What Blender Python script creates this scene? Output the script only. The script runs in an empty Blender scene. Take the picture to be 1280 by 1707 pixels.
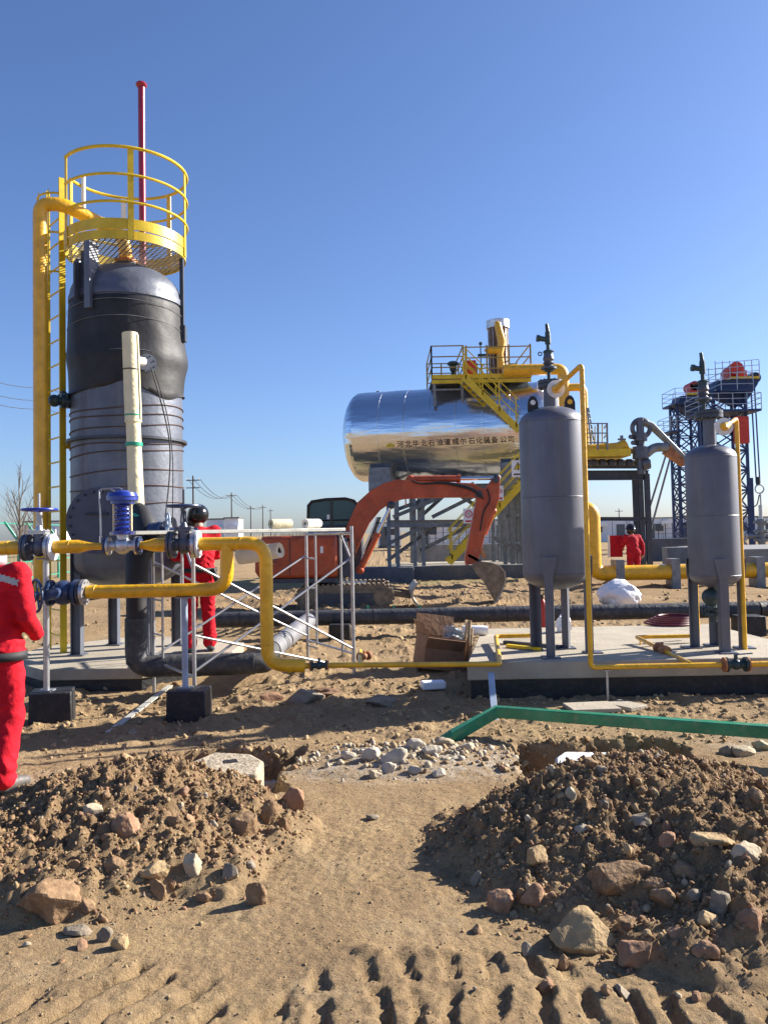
import bpy, bmesh, math, random
import numpy as np
from mathutils import Vector, Matrix
random.seed(7); RNG = np.random.default_rng(11)
S = bpy.context.scene
R = math.radians; PI = math.pi
# ---------------------------------------------------------------- camera, sky, sun, exposure
F, CX, CY, EYE = 1330.0, 640.0, 853.5, 1.6
PITCH, ROLL, SHY = R(2.3), R(-1.15), -0.0113
cd = bpy.data.cameras.new('camera'); cam = bpy.data.objects.new('camera', cd)
S.collection.objects.link(cam); S.camera = cam
cd.sensor_fit = 'VERTICAL'; cd.sensor_height = 36; cd.lens = F/1707*36; cd.shift_y = SHY
cd.clip_start = .05; cd.clip_end = 6000
CM = Matrix.Rotation(R(90)+PITCH, 4, 'X') @ Matrix.Rotation(ROLL, 4, 'Z')
cam.matrix_world = Matrix.Translation((0, 0, EYE)) @ CM
SUN_EL, SUN_D = R(28), Vector((.94, .35, 0)).normalized()
sd = Vector((SUN_D.x*math.cos(SUN_EL), SUN_D.y*math.cos(SUN_EL), math.sin(SUN_EL)))
W_ = bpy.data.worlds.new('World'); S.world = W_; W_.use_nodes = True
nt = W_.node_tree; bgn = nt.nodes['Background']
sky = nt.nodes.new('ShaderNodeTexSky'); sky.sky_type = 'NISHITA'; sky.sun_disc = False
sky.sun_elevation = SUN_EL; sky.sun_rotation = math.atan2(sd.x, sd.y)
sky.altitude = 300; sky.air_density = 1.0; sky.dust_density = 1.0; sky.ozone_density = 5
wb = nt.nodes.new('ShaderNodeVectorMath'); wb.operation = 'MULTIPLY'; wb.inputs[1].default_value = (1.17, 1.19, 1.38)   # the phone's cool white balance
nt.links.new(sky.outputs[0], wb.inputs[0]); nt.links.new(wb.outputs[0], bgn.inputs[0]); bgn.inputs[1].default_value = .053
sl = bpy.data.lights.new('sun', 'SUN'); sl.energy = 5.0; sl.angle = R(.53); sl.color = (1, .93, .82)
so = bpy.data.objects.new('sun', sl); S.collection.objects.link(so)
so.rotation_euler = sd.to_track_quat('Z', 'Y').to_euler(); so.location = (20, 10, 30)
S.view_settings.view_transform = 'Standard'; S.view_settings.look = 'None'
S.view_settings.exposure = 1.32; S.view_settings.gamma = 1; S.view_settings.use_curve_mapping = False
S.render.engine = 'CYCLES'; S.cycles.max_bounces = 6; S.cycles.use_denoising = True

def W(px, py, Y):
    """photo pixel at world depth Y -> point"""
    d = CM.to_3x3() @ Vector(((px-CX)/F, -(py-CY)/F + SHY*1707/F, -1))
    t = Y/d.y
    return Vector((d.x*t, Y, EYE + d.z*t))
def G(px, py, z=0):
    """photo pixel -> point on the level z"""
    d = CM.to_3x3() @ Vector(((px-CX)/F, -(py-CY)/F + SHY*1707/F, -1))
    t = (z-EYE)/d.z
    return Vector((d.x*t, d.y*t, z))
V = Vector
# ---------------------------------------------------------------- materials
def mat(name, col, rough=.5, metal=0, var=.12, scale=6, bump=.0, bscale=40, col2=None, dirt=0, dirtcol=(.3,.22,.14), spec=None, coat=0, streak=0):
    m = bpy.data.materials.new(name); m.use_nodes = True; t = m.node_tree; n = t.nodes; L = t.links.new
    b = n['Principled BSDF']; b.inputs['Roughness'].default_value = rough; b.inputs['Metallic'].default_value = metal
    if spec is not None: b.inputs['Specular IOR Level'].default_value = spec
    if coat: b.inputs['Coat Weight'].default_value = coat; b.inputs['Coat Roughness'].default_value = .15
    tc = n.new('ShaderNodeTexCoord')
    geo = n.new('ShaderNodeNewGeometry')
    no = n.new('ShaderNodeTexNoise'); no.inputs['Scale'].default_value = scale; no.inputs['Detail'].default_value = 6; no.inputs['Roughness'].default_value = .62
    L(geo.outputs['Position'], no.inputs['Vector'])
    mx = n.new('ShaderNodeMix'); mx.data_type = 'RGBA'
    c = Vector(col[:3]); c2 = Vector(col2) if col2 else c*(1-var*2.2)
    c1 = c if col2 else c*(1+var*.8)
    mx.inputs[6].default_value = (*c1, 1); mx.inputs[7].default_value = (*c2, 1)
    rp = n.new('ShaderNodeMapRange'); rp.inputs[1].default_value = .35; rp.inputs[2].default_value = .68
    L(no.outputs[0], rp.inputs[0]); L(rp.outputs[0], mx.inputs[0])
    out = mx.outputs[2]
    if dirt:
        n2 = n.new('ShaderNodeTexNoise'); n2.inputs['Scale'].default_value = scale*3.1; n2.inputs['Detail'].default_value = 8; n2.inputs['Roughness'].default_value = .7
        if streak:
            ms = n.new('ShaderNodeMapping'); ms.inputs['Scale'].default_value = (1.6, 1.6, .13); L(geo.outputs['Position'], ms.inputs['Vector']); L(ms.outputs[0], n2.inputs['Vector'])
        else: L(geo.outputs['Position'], n2.inputs['Vector'])
        r2 = n.new('ShaderNodeMapRange'); r2.inputs[1].default_value = .5; r2.inputs[2].default_value = .72; r2.inputs[4].default_value = dirt
        L(n2.outputs[0], r2.inputs[0])
        m2 = n.new('ShaderNodeMix'); m2.data_type = 'RGBA'; m2.inputs[7].default_value = (*dirtcol, 1)
        L(out, m2.inputs[6]); L(r2.outputs[0], m2.inputs[0]); out = m2.outputs[2]
    L(out, b.inputs['Base Color'])
    rr = n.new('ShaderNodeMapRange'); rr.inputs[3].default_value = max(.02, rough*.8); rr.inputs[4].default_value = min(1, rough*1.25)
    L(no.outputs[0], rr.inputs[0]); L(rr.outputs[0], b.inputs['Roughness'])
    if bump:
        n3 = n.new('ShaderNodeTexNoise'); n3.inputs['Scale'].default_value = bscale; n3.inputs['Detail'].default_value = 5
        L(geo.outputs['Position'], n3.inputs['Vector'])
        bp = n.new('ShaderNodeBump'); bp.inputs['Strength'].default_value = min(1, bump*1.0); bp.inputs['Distance'].default_value = .6/bscale
        L(n3.outputs[0], bp.inputs['Height']); L(bp.outputs[0], b.inputs['Normal'])
    return m
M = {}
M['yellow'] = mat('yellow_pipe_paint', (.80, .43, .010), .36, var=.12, scale=5, bump=.35, bscale=30, dirt=.42, dirtcol=(.45, .25, .05), coat=.3)
M['lemon'] = mat('yellow_steel_paint', (.70, .50, .015), .40, var=.1, scale=4, bump=.15, dirt=.25, dirtcol=(.4, .3, .1))
M['shell'] = mat('grey_tower_paint', (.105, .120, .158), .44, metal=.2, spec=.8, var=.14, scale=2.2, bump=.12, bscale=14, dirt=.32, dirtcol=(.24, .23, .23), streak=1)
M['vessel'] = mat('grey_vessel_primer', (.104, .110, .142), .44, metal=.22, spec=.9, var=.10, scale=2.5, bump=.3, bscale=120, dirt=.30, dirtcol=(.20, .19, .18), streak=1)
M['cover'] = mat('manway_cover_paint', (.055, .062, .10), .42, var=.1)
M['dkgrey'] = mat('dark_grey_paint', (.045, .055, .075), .45, var=.15, bump=.15)
M['steel'] = mat('grey_steel', (.22, .24, .26), .5, metal=.25, var=.15, dirt=.3, dirtcol=(.28, .22, .16))
M['galv'] = mat('galvanised_tube', (.47, .48, .50), .35, metal=.75, var=.12, scale=9, dirt=.25, dirtcol=(.45, .42, .36))
M['black'] = mat('black_bitumen_paint', (.012, .013, .016), .55, var=.2, bump=.4, bscale=30, dirt=.35, dirtcol=(.10, .08, .06))
M['wrap'] = mat('black_rubber_insulation', (.016, .016, .019), .58, var=.2, scale=3, bump=.10, bscale=6, dirt=.15, dirtcol=(.06, .05, .05))
M['lagpipe'] = mat('dusty_black_pipe_wrap', (.045, .048, .055), .6, var=.2, scale=4, bump=.4, bscale=18, dirt=.4, dirtcol=(.2, .17, .13))
M['silverwrap'] = mat('grey_foil_wrap', (.19, .19, .20), .55, metal=.1, bump=.5, bscale=20)
M['blue'] = mat('blue_enamel', (.012, .035, .30), .3, var=.1, coat=.4)
M['navy'] = mat('navy_valve_paint', (.02, .045, .12), .38, var=.15, dirt=.2)
M['cast'] = mat('cast_grey_valve', (.11, .12, .15), .42, metal=.3, var=.15, bump=.3, bscale=90)
M['silver'] = mat('silver_valve_body', (.55, .56, .58), .35, metal=.7, var=.12, bump=.3, bscale=80)
M['teal'] = mat('dark_teal_valve', (.03, .06, .065), .42, var=.2, bump=.2)
M['maroon'] = mat('maroon_pole_paint', (.30, .012, .035), .3, var=.08, coat=.4)
M['white'] = mat('white_paint', (.8, .8, .79), .45, var=.04, dirt=.12)
M['cream'] = mat('cream_foam_shell', (.78, .70, .44), .65, var=.06, scale=5, bump=.35, bscale=16, dirt=.12, dirtcol=(.5, .4, .25))
M['greentape'] = mat('green_tape', (.02, .32, .2), .35)
M['green'] = mat('green_beam_paint', (.018, .22, .10), .38, var=.12, scale=5, dirt=.35, dirtcol=(.32, .27, .17), bump=.1)
M['greenfence'] = mat('green_fence_paint', (.02, .28, .18), .5)
M['red'] = mat('red_cloth', (.55, .009, .022), .9, var=.10, scale=14, bump=.35, bscale=35, spec=.2)
M['red2'] = mat('dusty_red_cloth', (.42, .014, .03), .85, var=.15, scale=14, bump=.5, bscale=22, spec=.2)
M['reflect'] = mat('grey_reflective_band', (.42, .44, .45), .4)
M['skin'] = mat('skin', (.42, .24, .16), .5, var=.06)
M['hair'] = mat('black_hair', (.012, .011, .011), .6, bump=.6, bscale=200)
M['blackgloss'] = mat('black_gloss_plastic', (.012, .012, .013), .18, var=.1)
M['leather'] = mat('worn_grey_boot', (.10, .095, .09), .6, dirt=.4)
M['dkcloth'] = mat('black_webbing', (.02, .022, .025), .7)
M['orange'] = mat('orange_red_machine_paint', (.45, .075, .022), .42, var=.14, scale=4, dirt=.35, dirtcol=(.35, .2, .12))
M['rubber'] = mat('dusty_track_rubber', (.22, .17, .115), .85, var=.2, scale=9, bump=.5, dirt=.6, dirtcol=(.34, .26, .17))
M['blade'] = mat('worn_soil_polished_steel', (.40, .35, .28), .5, metal=.35, dirt=.5, dirtcol=(.3, .23, .15))
M['glass'] = mat('dark_cab_glass', (.014, .06, .075), .08, var=.05, spec=.6)
M['glass2'] = mat('cabin_window_glass', (.05, .07, .09), .12, spec=.6)
M['chrome'] = mat('chrome_rod', (.75, .75, .76), .12, metal=1, var=.03)
M['brownpad'] = mat('brown_lagging', (.16, .085, .04), .6, var=.3, scale=5, col2=(.07, .04, .02))
M['redbox'] = mat('red_box_paint', (.55, .04, .02), .45)
M['rust'] = mat('rusty_orange_arm', (.40, .17, .07), .65, var=.2, dirt=.3)
M['bluesteel'] = mat('dark_blue_lattice_paint', (.014, .04, .13), .5, var=.2)
M['cabin'] = mat('white_cabin_panel', (.74, .76, .80), .5, var=.05, scale=.6, dirt=.15)
M['cabindk'] = mat('cabin_grey_trim', (.12, .13, .14), .5)
M['conc'] = mat('pale_concrete', (.39, .345, .27), .9, var=.10, scale=2.4, bump=.5, bscale=45, dirt=.35, dirtcol=(.42, .33, .23), spec=.25)
M['concgrey'] = mat('grey_concrete', (.25, .25, .25), .9, var=.12, scale=2.4, bump=.5, bscale=40, dirt=.4, dirtcol=(.26, .22, .17), spec=.25)
M['concdk'] = mat('dark_retaining_concrete', (.10, .11, .13), .85, var=.15, scale=1.5, bump=.3, bscale=12, dirt=.3)
M['concold'] = mat('weathered_concrete_block', (.40, .34, .25), .92, var=.15, scale=9, bump=.9, bscale=30, dirt=.4, dirtcol=(.33, .24, .15), spec=.2)
M['concwhite'] = mat('whitish_concrete_block', (.66, .65, .62), .9, var=.1, scale=9, bump=.7, bscale=30, dirt=.3, dirtcol=(.4, .31, .2), spec=.2)
M['card'] = mat('brown_cardboard', (.27, .155, .085), .8, var=.1, bump=.2, bscale=12)
M['carddk'] = mat('cardboard_inside', (.20, .11, .06), .8)
M['wood'] = mat('pale_scrap_timber', (.45, .32, .19), .8, var=.2, scale=12, bump=.4)
M['plastic'] = mat('white_plastic_bag', (.80, .80, .83), .45, var=.03, bump=.4, bscale=14)
M['clear'] = mat('crumpled_grey_film', (.33, .35, .36), .25, var=.2, bump=.8, bscale=25)
M['foam'] = mat('white_foam_block', (.78, .8, .82), .6, var=.03)
M['mineral'] = mat('white_insulation_roll', (.74, .70, .62), .85, var=.06, bump=.6, bscale=50)
M['creamroll'] = mat('yellowish_insulation_roll', (.62, .54, .36), .85, var=.1, bump=.7, bscale=50)
M['plank'] = mat('dusty_scaffold_deck', (.50, .50, .46), .6, metal=.3, var=.12, scale=8, dirt=.4, dirtcol=(.42, .36, .27))
M['paleblue'] = mat('pale_blue_steel', (.33, .40, .50), .5)
M['rail'] = mat('tank_rail_paint', (.34, .24, .06), .55)
M['hose'] = mat('black_hose', (.015, .015, .016), .5)
M['redhose'] = mat('dark_red_hose', (.14, .02, .025), .5)
M['wire'] = mat('dark_wire', (.03, .03, .035), .6)
M['brownwire'] = mat('brown_heat_cable', (.085, .045, .035), .6)
M['bark'] = mat('bare_bark', (.17, .13, .10), .9)
M['bolt'] = mat('dark_bolts', (.10, .10, .11), .4, metal=.8)
M['ink'] = mat('dark_lettering', (.05, .025, .015), .6)
M['signred'] = mat('sign_red', (.6, .02, .02), .5)
M['signyellow'] = mat('sign_yellow', (.85, .65, .02), .5)
M['timberbk'] = mat('rail_timber', (.10, .09, .08), .8)
M['lime'] = mat('white_flange_face', (.72, .75, .78), .4, var=.1)
# polished tank cladding: metal sheet, softly wavy
m = bpy.data.materials.new('polished_aluminium_cladding'); m.use_nodes = True; t = m.node_tree; b = t.nodes['Principled BSDF']
b.inputs['Metallic'].default_value = 1; b.inputs['Roughness'].default_value = .23; b.inputs['Base Color'].default_value = (.74, .77, .80, 1)
geo = t.nodes.new('ShaderNodeNewGeometry'); mp = t.nodes.new('ShaderNodeMapping'); mp.inputs['Scale'].default_value = (.35, 1, 2.2)
no = t.nodes.new('ShaderNodeTexNoise'); no.inputs['Scale'].default_value = 1.3; no.inputs['Detail'].default_value = 3
bp = t.nodes.new('ShaderNodeBump'); bp.inputs['Strength'].default_value = .35; bp.inputs['Distance'].default_value = .12
t.links.new(geo.outputs['Position'], mp.inputs['Vector']); t.links.new(mp.outputs[0], no.inputs['Vector'])
t.links.new(no.outputs[0], bp.inputs['Height']); t.links.new(bp.outputs[0], b.inputs['Normal'])
M['clad'] = m
M['cladend'] = mat('dull_aluminium_cladding', (.72, .72, .72), .4, metal=.85, bump=.3, bscale=4)

# ---------------------------------------------------------------- builders
def ortho(d):
    d = d.normalized(); u = d.cross(V((0, 0, 1)))
    if u.length < 1e-3: u = V((1, 0, 0))
    u.normalize(); return d, u, u.cross(d).normalized()
def rounded(pts, rad, seg=6):
    pts = [V(p) for p in pts]; out = [pts[0]]
    for i in range(1, len(pts)-1):
        a, b, c = pts[i-1], pts[i], pts[i+1]
        d1 = (a-b); d2 = (c-b); r = min(rad, d1.length*.48, d2.length*.48)
        p, q = b+d1.normalized()*r, b+d2.normalized()*r
        for k in range(seg+1):
            s = k/seg; out.append(p*(1-s)**2 + b*2*s*(1-s) + q*s*s)
    out.append(pts[-1]); return out
class MB:
    def __init__(s): s.v = []; s.f = []
    def add(s, vs, fs):
        n = len(s.v); s.v += [V(p) for p in vs]; s.f += [tuple(i+n for i in f) for f in fs]; return s
    def box(s, c, d, rz=0, rot=None):
        hx, hy, hz = d[0]/2, d[1]/2, d[2]/2
        m = rot if rot is not None else Matrix.Rotation(rz, 3, 'Z')
        vs = [V(c) + m @ V((x*hx, y*hy, z*hz)) for x in (-1, 1) for y in (-1, 1) for z in (-1, 1)]
        return s.add(vs, [(0, 1, 3, 2), (4, 6, 7, 5), (0, 4, 5, 1), (2, 3, 7, 6), (0, 2, 6, 4), (1, 5, 7, 3)])
    def bar(s, a, b, w, h=None, up=None):
        """rectangular bar from a to b, w across, h up"""
        a, b = V(a), V(b); h = h or w; d = (b-a).normalized(); upv = V(up) if up is not None else V((0, 0, 1))
        u = d.cross(upv)
        if u.length < 1e-3: u = V((1, 0, 0))
        u.normalize(); q = u.cross(d).normalized()
        vs = [p + u*(i*w/2) + q*(j*h/2) for p in (a, b) for i, j in ((-1, -1), (1, -1), (1, 1), (-1, 1))]
        return s.add(vs, [(0, 3, 2, 1), (4, 5, 6, 7), (0, 1, 5, 4), (1, 2, 6, 5), (2, 3, 7, 6), (3, 0, 4, 7)])
    def hbeam(s, a, b, w, h, t=.012, up=None):
        a, b = V(a), V(b); d = (b-a).normalized(); upv = V(up) if up is not None else V((0, 0, 1))
        u = d.cross(upv)
        if u.length < 1e-3: u = V((1, 0, 0))
        q = u.normalized().cross(d).normalized()
        s.bar(a+q*(h/2-t/2), b+q*(h/2-t/2), w, t, up); s.bar(a-q*(h/2-t/2), b-q*(h/2-t/2), w, t, up)
        return s.bar(a, b, t, h-2*t, up)
    def cyl(s, a, b, r0, r1=None, n=16, cap=True):
        a, b = V(a), V(b); r1 = r0 if r1 is None else r1; d, u, w = ortho(b-a)
        vs = []
        for p, r in ((a, r0), (b, r1)):
            for k in range(n): t = 2*PI*k/n; vs.append(p + (u*math.cos(t) + w*math.sin(t))*r)
        fs = [(k, (k+1) % n, n+(k+1) % n, n+k) for k in range(n)]
        if cap: fs += [tuple(range(n-1, -1, -1)), tuple(range(n, 2*n))]
        return s.add(vs, fs)
    def tube(s, path, r, n=12, bend=0, seg=6, cap=True):
        pts = rounded(path, bend, seg) if bend else [V(p) for p in path]
        rs = r if isinstance(r, (list, tuple)) else [r]*len(pts)
        d, u, w = ortho(pts[1]-pts[0]); vs = []
        for i, p in enumerate(pts):
            if i == 0: t = pts[1]-p
            elif i == len(pts)-1: t = p-pts[i-1]
            else: t = (pts[i+1]-p).normalized()+(p-pts[i-1]).normalized()
            t.normalize(); u = (u - t*u.dot(t)).normalized(); w = t.cross(u)
            for k in range(n): a = 2*PI*k/n; vs.append(p + (u*math.cos(a)+w*math.sin(a))*rs[i])
        N = len(pts); fs = []
        for i in range(N-1):
            for k in range(n): fs.append((i*n+k, i*n+(k+1) % n, (i+1)*n+(k+1) % n, (i+1)*n+k))
        if cap: fs += [tuple(range(n-1, -1, -1)), tuple(range((N-1)*n, N*n))]
        return s.add(vs, fs)
    def lathe(s, prof, o, axis=(0, 0, 1), n=32, a0=0, a1=2*PI, fn=None):
        """prof: (radius, height)"""
        o = V(o); ax = V(axis).normalized(); _, u, w = ortho(ax)
        if abs(ax.z) > .999: u, w = V((1, 0, 0)), V((0, 1, 0))*(1 if ax.z > 0 else -1)
        full = abs(a1-a0-2*PI) < 1e-6; m = n if full else n+1; vs = []
        for r, h in prof:
            for k in range(m):
                t = a0+(a1-a0)*k/n; rr = r
                if fn: rr = r+fn(t, h)
                vs.append(o+ax*h+(u*math.cos(t)+w*math.sin(t))*rr)
        fs = []
        for i in range(len(prof)-1):
            for k in range(n if full else n):
                k2 = (k+1) % m; fs.append((i*m+k, i*m+k2, (i+1)*m+k2, (i+1)*m+k))
        return s.add(vs, fs)
    def ring(s, o, rad, r, axis=(0, 0, 1), n=32, k=8, a0=0, a1=2*PI):
        o = V(o); ax = V(axis).normalized(); _, u, w = ortho(ax)
        if abs(ax.z) > .999: u, w = V((1, 0, 0)), V((0, 1, 0))
        full = abs(a1-a0-2*PI) < 1e-6
        pts = [o+(u*math.cos(a0+(a1-a0)*i/n)+w*math.sin(a0+(a1-a0)*i/n))*rad for i in range(n+1)]
        if not full: return s.tube(pts, r, k)
        vs = []; fs = []
        for i in range(n):
            rd = (pts[i]-o).normalized()
            for j in range(k): a = 2*PI*j/k; vs.append(pts[i]+(rd*math.cos(a)+ax*math.sin(a))*r)
        for i in range(n):
            for j in range(k): fs.append((i*k+j, i*k+(j+1) % k, ((i+1) % n)*k+(j+1) % k, ((i+1) % n)*k+j))
        return s.add(vs, fs)
    def prism(s, poly, off):
        """polygon of 3D points, thickened along vector off (centred)"""
        off = V(off); n = len(poly); vs = [V(p)-off/2 for p in poly]+[V(p)+off/2 for p in poly]
        return s.add(vs, [tuple(range(n-1, -1, -1)), tuple(range(n, 2*n))]+[(k, (k+1) % n, n+(k+1) % n, n+k) for k in range(n)])
    def ball(s, c, r, n=12, m=8, sc=(1, 1, 1)):
        c = V(c); vs = [c+V((0, 0, r*sc[2]))]
        for i in range(1, m):
            a = PI*i/m
            for k in range(n): b = 2*PI*k/n; vs.append(c+V((math.sin(a)*math.cos(b)*sc[0], math.sin(a)*math.sin(b)*sc[1], math.cos(a)*sc[2]))*r)
        vs.append(c-V((0, 0, r*sc[2]))); fs = [(0, 1+k, 1+(k+1) % n) for k in range(n)]
        for i in range(m-2):
            for k in range(n): a = 1+i*n; fs.append((a+k, a+n+k, a+n+(k+1) % n, a+(k+1) % n))
        l = 1+(m-2)*n; fs += [(l+k, len(vs)-1, l+(k+1) % n) for k in range(n)]
        return s.add(vs, fs)
    def caps(s, a, b, ra, rb, n=12):
        a, b = V(a), V(b); s.ball(a, ra, n); s.ball(b, rb, n)
        if (b-a).length > 1e-4: s.cyl(a, b, ra, rb, n)
        return s
    def build(s, name, m, parent=None, origin=None, smooth=35, bevel=0, kind=None, label=None):
        me = bpy.data.meshes.new(name)
        o = bpy.data.objects.new(name, me); S.collection.objects.link(o)
        if parent is not None:
            off = parent_loc(parent); o.parent = parent
        elif origin is not None: off = V(origin); o.location = off
        else:
            xs = [p.x for p in s.v]; ys = [p.y for p in s.v]; zs = [p.z for p in s.v]
            off = V(((min(xs)+max(xs))/2, (min(ys)+max(ys))/2, min(zs))); o.location = off
        o['_off'] = list(off)
        me.from_pydata([p-off for p in s.v], [], s.f); me.validate()
        fix_normals(me)
        if m is not None: me.materials.append(M[m] if isinstance(m, str) else m)
        if smooth: me.shade_smooth(); me.set_sharp_from_angle(angle=R(smooth))
        if bevel:
            bv = o.modifiers.new('bevel', 'BEVEL'); bv.width = bevel; bv.segments = 2; bv.limit_method = 'ANGLE'; bv.angle_limit = R(40)
        if kind: o['kind'] = kind
        if label: o['label'] = label
        return o
def fix_normals(me):
    b = bmesh.new(); b.from_mesh(me); bmesh.ops.recalc_face_normals(b, faces=b.faces); b.to_mesh(me); b.free()
def parent_loc(p): return V(p['_off'])
def tag(o, label, cat, group=None, kind=None):
    o['label'] = label; o['category'] = cat
    if group: o['group'] = group
    if kind: o['kind'] = kind
    return o
def thing(name, label, cat, loc, group=None):
    o = bpy.data.objects.new(name, None); S.collection.objects.link(o); o.location = loc; o['_off'] = list(loc)
    o.empty_display_size = .1
    return tag(o, label, cat, group)
def copy_tree(o, loc, label=None, rz=0, sc=1):
    r = o.copy(); S.collection.objects.link(r); r.location = loc; r.rotation_euler.z = rz; r.scale = (sc,)*3; r['_off'] = list(loc)
    if label: r['label'] = label
    for ch in o.children:
        c = ch.copy(); S.collection.objects.link(c); c.parent = r
        for g in ch.children:
            d = g.copy(); S.collection.objects.link(d); d.parent = c
    return r
def structure(o): o['kind'] = 'structure'; return o
def flange(o, ax, r, t, n=24, bolts=8, br=.82, bs=.09):
    """disc with bolts, as MB"""
    m = MB(); o = V(o); d, u, w = ortho(V(ax)); m.cyl(o-d*t/2, o+d*t/2, r, n=n)
    for k in range(bolts):
        a = 2*PI*(k+.5)/bolts; p = o+(u*math.cos(a)+w*math.sin(a))*r*br
        m.cyl(p-d*(t/2+r*.10), p+d*(t/2+r*.10), r*bs, n=6)
    return m
def wheel(o, ax, r, t, spokes=4, hub=.2):
    m = MB(); o = V(o); d, u, w = ortho(V(ax)); m.ring(o, r, t, ax, 28, 8)
    for k in range(spokes):
        a = 2*PI*k/spokes+.4; p = o+(u*math.cos(a)+w*math.sin(a))*r; m.cyl(o-d*t, p, t*.75, n=6)
    m.cyl(o-d*t*1.6, o+d*t*1.2, r*hub, n=12); return m
# numpy value noise
_P = RNG.permutation(4096)
_VAL = RNG.random(4096)*2-1
def vn(x, y, seed=0):
    xi = np.floor(x).astype(np.int64); yi = np.floor(y).astype(np.int64); fx = x-xi; fy = y-yi
    fx = fx*fx*(3-2*fx); fy = fy*fy*(3-2*fy)
    def h(a, b): return _VAL[_P[(_P[(a+seed*131) & 4095]+b) & 4095]]
    return (h(xi, yi)*(1-fx)+h(xi+1, yi)*fx)*(1-fy)+(h(xi, yi+1)*(1-fx)+h(xi+1, yi+1)*fx)*fy
def fbm(x, y, oct=4, seed=0, gain=.5):
    r = 0; a = 1
    for i in range(oct): r = r+a*vn(x*2**i+i*17.3, y*2**i+i*9.1, seed+i); a *= gain
    return r
# ---------------------------------------------------------------- ground sheet
def sstep(a, b, x):
    t = np.clip((x-a)/(b-a), 0, 1); return t*t*(3-2*t)
def ell(x, y, cx, cy, rx, ry, rot=0):
    c, s = math.cos(rot), math.sin(rot); dx, dy = x-cx, y-cy
    return np.sqrt(((dx*c+dy*s)/rx)**2+((-dx*s+dy*c)/ry)**2)
def pile(x, y, px, py, ex, h, sx=None):
    """cone-like heap: peak at (px,py); extents ex = (left, right, near, far)"""
    dx = x-px; dy = y-py
    rx = np.where(dx < 0, ex[0], ex[1]); ry = np.where(dy < 0, ex[2], ex[3])
    w = fbm(x*1.7, y*1.7, 4, 5, .6)*.12
    d = np.sqrt((dx/rx)**2+(dy/ry)**2)+w
    return h*(np.clip(1-d, 0, 1)**.82) * (1-.18*np.exp(-(d/.2)**2))
def pit(x, y, x0, x1, y0, y1, dep, soft=.15):
    w = fbm(x*3.1, y*3.1, 3, 9, .5)*.08+fbm(x*9, y*9, 3, 10)*.03
    m = sstep(x0-soft, x0, x+w)*(1-sstep(x1, x1+soft, x+w))*sstep(y0-soft, y0, y+w)*(1-sstep(y1, y1+soft, y+w))
    return -dep*m
def masks(x, y):
    pl = pile(x, y, -1.47, 4.40, (.93, 1.0, .98, .75), .46) + .08*np.clip(1-ell(x, y, -2.2, 3.75, .6, .6), 0, 1)
    pr = pile(x, y, 1.34, 4.25, (1.12, 1.02, 1.32, .75), .44) + pile(x, y, 2.0, 3.55, (.9, .9, .7, .6), .13)
    return pl, pr
def H(x, y, detail=True):
    x = np.asarray(x, float); y = np.asarray(y, float)
    z = fbm(x*.35, y*.35, 3, 1)*.035
    z = z*sstep(2, 5, y)+fbm(x*1.3, y*1.3, 3, 2)*.009
    pl, pr = masks(x, y)
    z = z + pl + pr
    z = z + pit(x, y, -1.45, -.82, 5.15, 5.98, .40) + pit(x, y, 1.06, 1.98, 5.25, 6.02, .32)
    # trench beside the two pads and roughed-up spoil further back
    z = z + (fbm(x*.9, y*.9, 4, 21)*.08)*sstep(12.5, 15, y)*(1-sstep(24, 26, y))
    z = z + .50*np.clip(1-ell(x, y, 7.5, 22.6, 4.5, 1.5), 0, 1)
    z = z - .05*sstep(-5.2, -4.6, x)*(1-sstep(-1.6, -1.2, x))*sstep(7.2, 7.6, y)*(1-sstep(8.6, 9, y))
    # stony ridge between the pits
    z = z + .07*np.clip(1-ell(x, y, .15, 5.75, .95, .45), 0, 1)**.7
    # crawler cleat marks: long slanting gouges on the left, two rows of upright cleat prints on the right
    wob = fbm(x*3, y*3, 4, 33, .6)*.055
    lf = 1-sstep(-.42, -.30, x)
    ph = (x-.62*(y-2.6)+wob)/.19; cl = np.abs(((ph % 1)-.5)*2)
    z = z + lf*sstep(1.7, 1.8, y)*(1-sstep(2.86, 3.04, y+wob*3))*(.052*sstep(.26, .46, cl)-.038)*np.clip(.65+.9*vn(x*2.1, y*3, 35), .1, 1.1)
    ph = (x+.10*(y-2.6)+wob*.7)/.145; cl = np.abs(((ph % 1)-.5)*2); up = .030*sstep(.34, .46, cl)-.020
    r2 = sstep(1.7, 1.8, y)*(1-sstep(2.79, 2.83, y+wob)); r1 = sstep(2.86, 2.89, y+wob)*(1-sstep(3.0, 3.04, y+wob))*(1-sstep(.75, .9, x))
    z = z + (1-lf)*(r2+r1)*up*np.clip(.6+1.0*vn(x*2.3, y*5, 35)+.5*vn(x*7.7, y*9, 38), .05, 1.1)
    z = z + .030*np.exp(-(ell(x, y, .04, 3.06, .26, .06)-0)**2)*(1+.6*fbm(x*12, y*12, 3, 41))
    if detail:
        d = fbm(x*7, y*7, 4, 3, .55)*.0046+fbm(x*30, y*30, 3, 4, .7)*.0036*(1+np.clip(fbm(x*1.5, y*1.5, 2, 14), -.6, 1.2))
        rough = np.clip(pl*6, 0, 1)+np.clip(pr*6, 0, 1)
        z = z + d + rough*(np.abs(fbm(x*9, y*9, 4, 6, .7))*.045-.012) + np.clip(rough, 0, 1)*np.abs(fbm(x*26, y*26, 3, 7))*.013
        mid = sstep(5.8, 7, y)
        z = z + mid*np.maximum(fbm(x*4, y*4, 4, 8, .6), 0)*.045
    return z
def h1(x, y, detail=True): return float(H(np.array([x]), np.array([y]), detail)[0])
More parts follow.
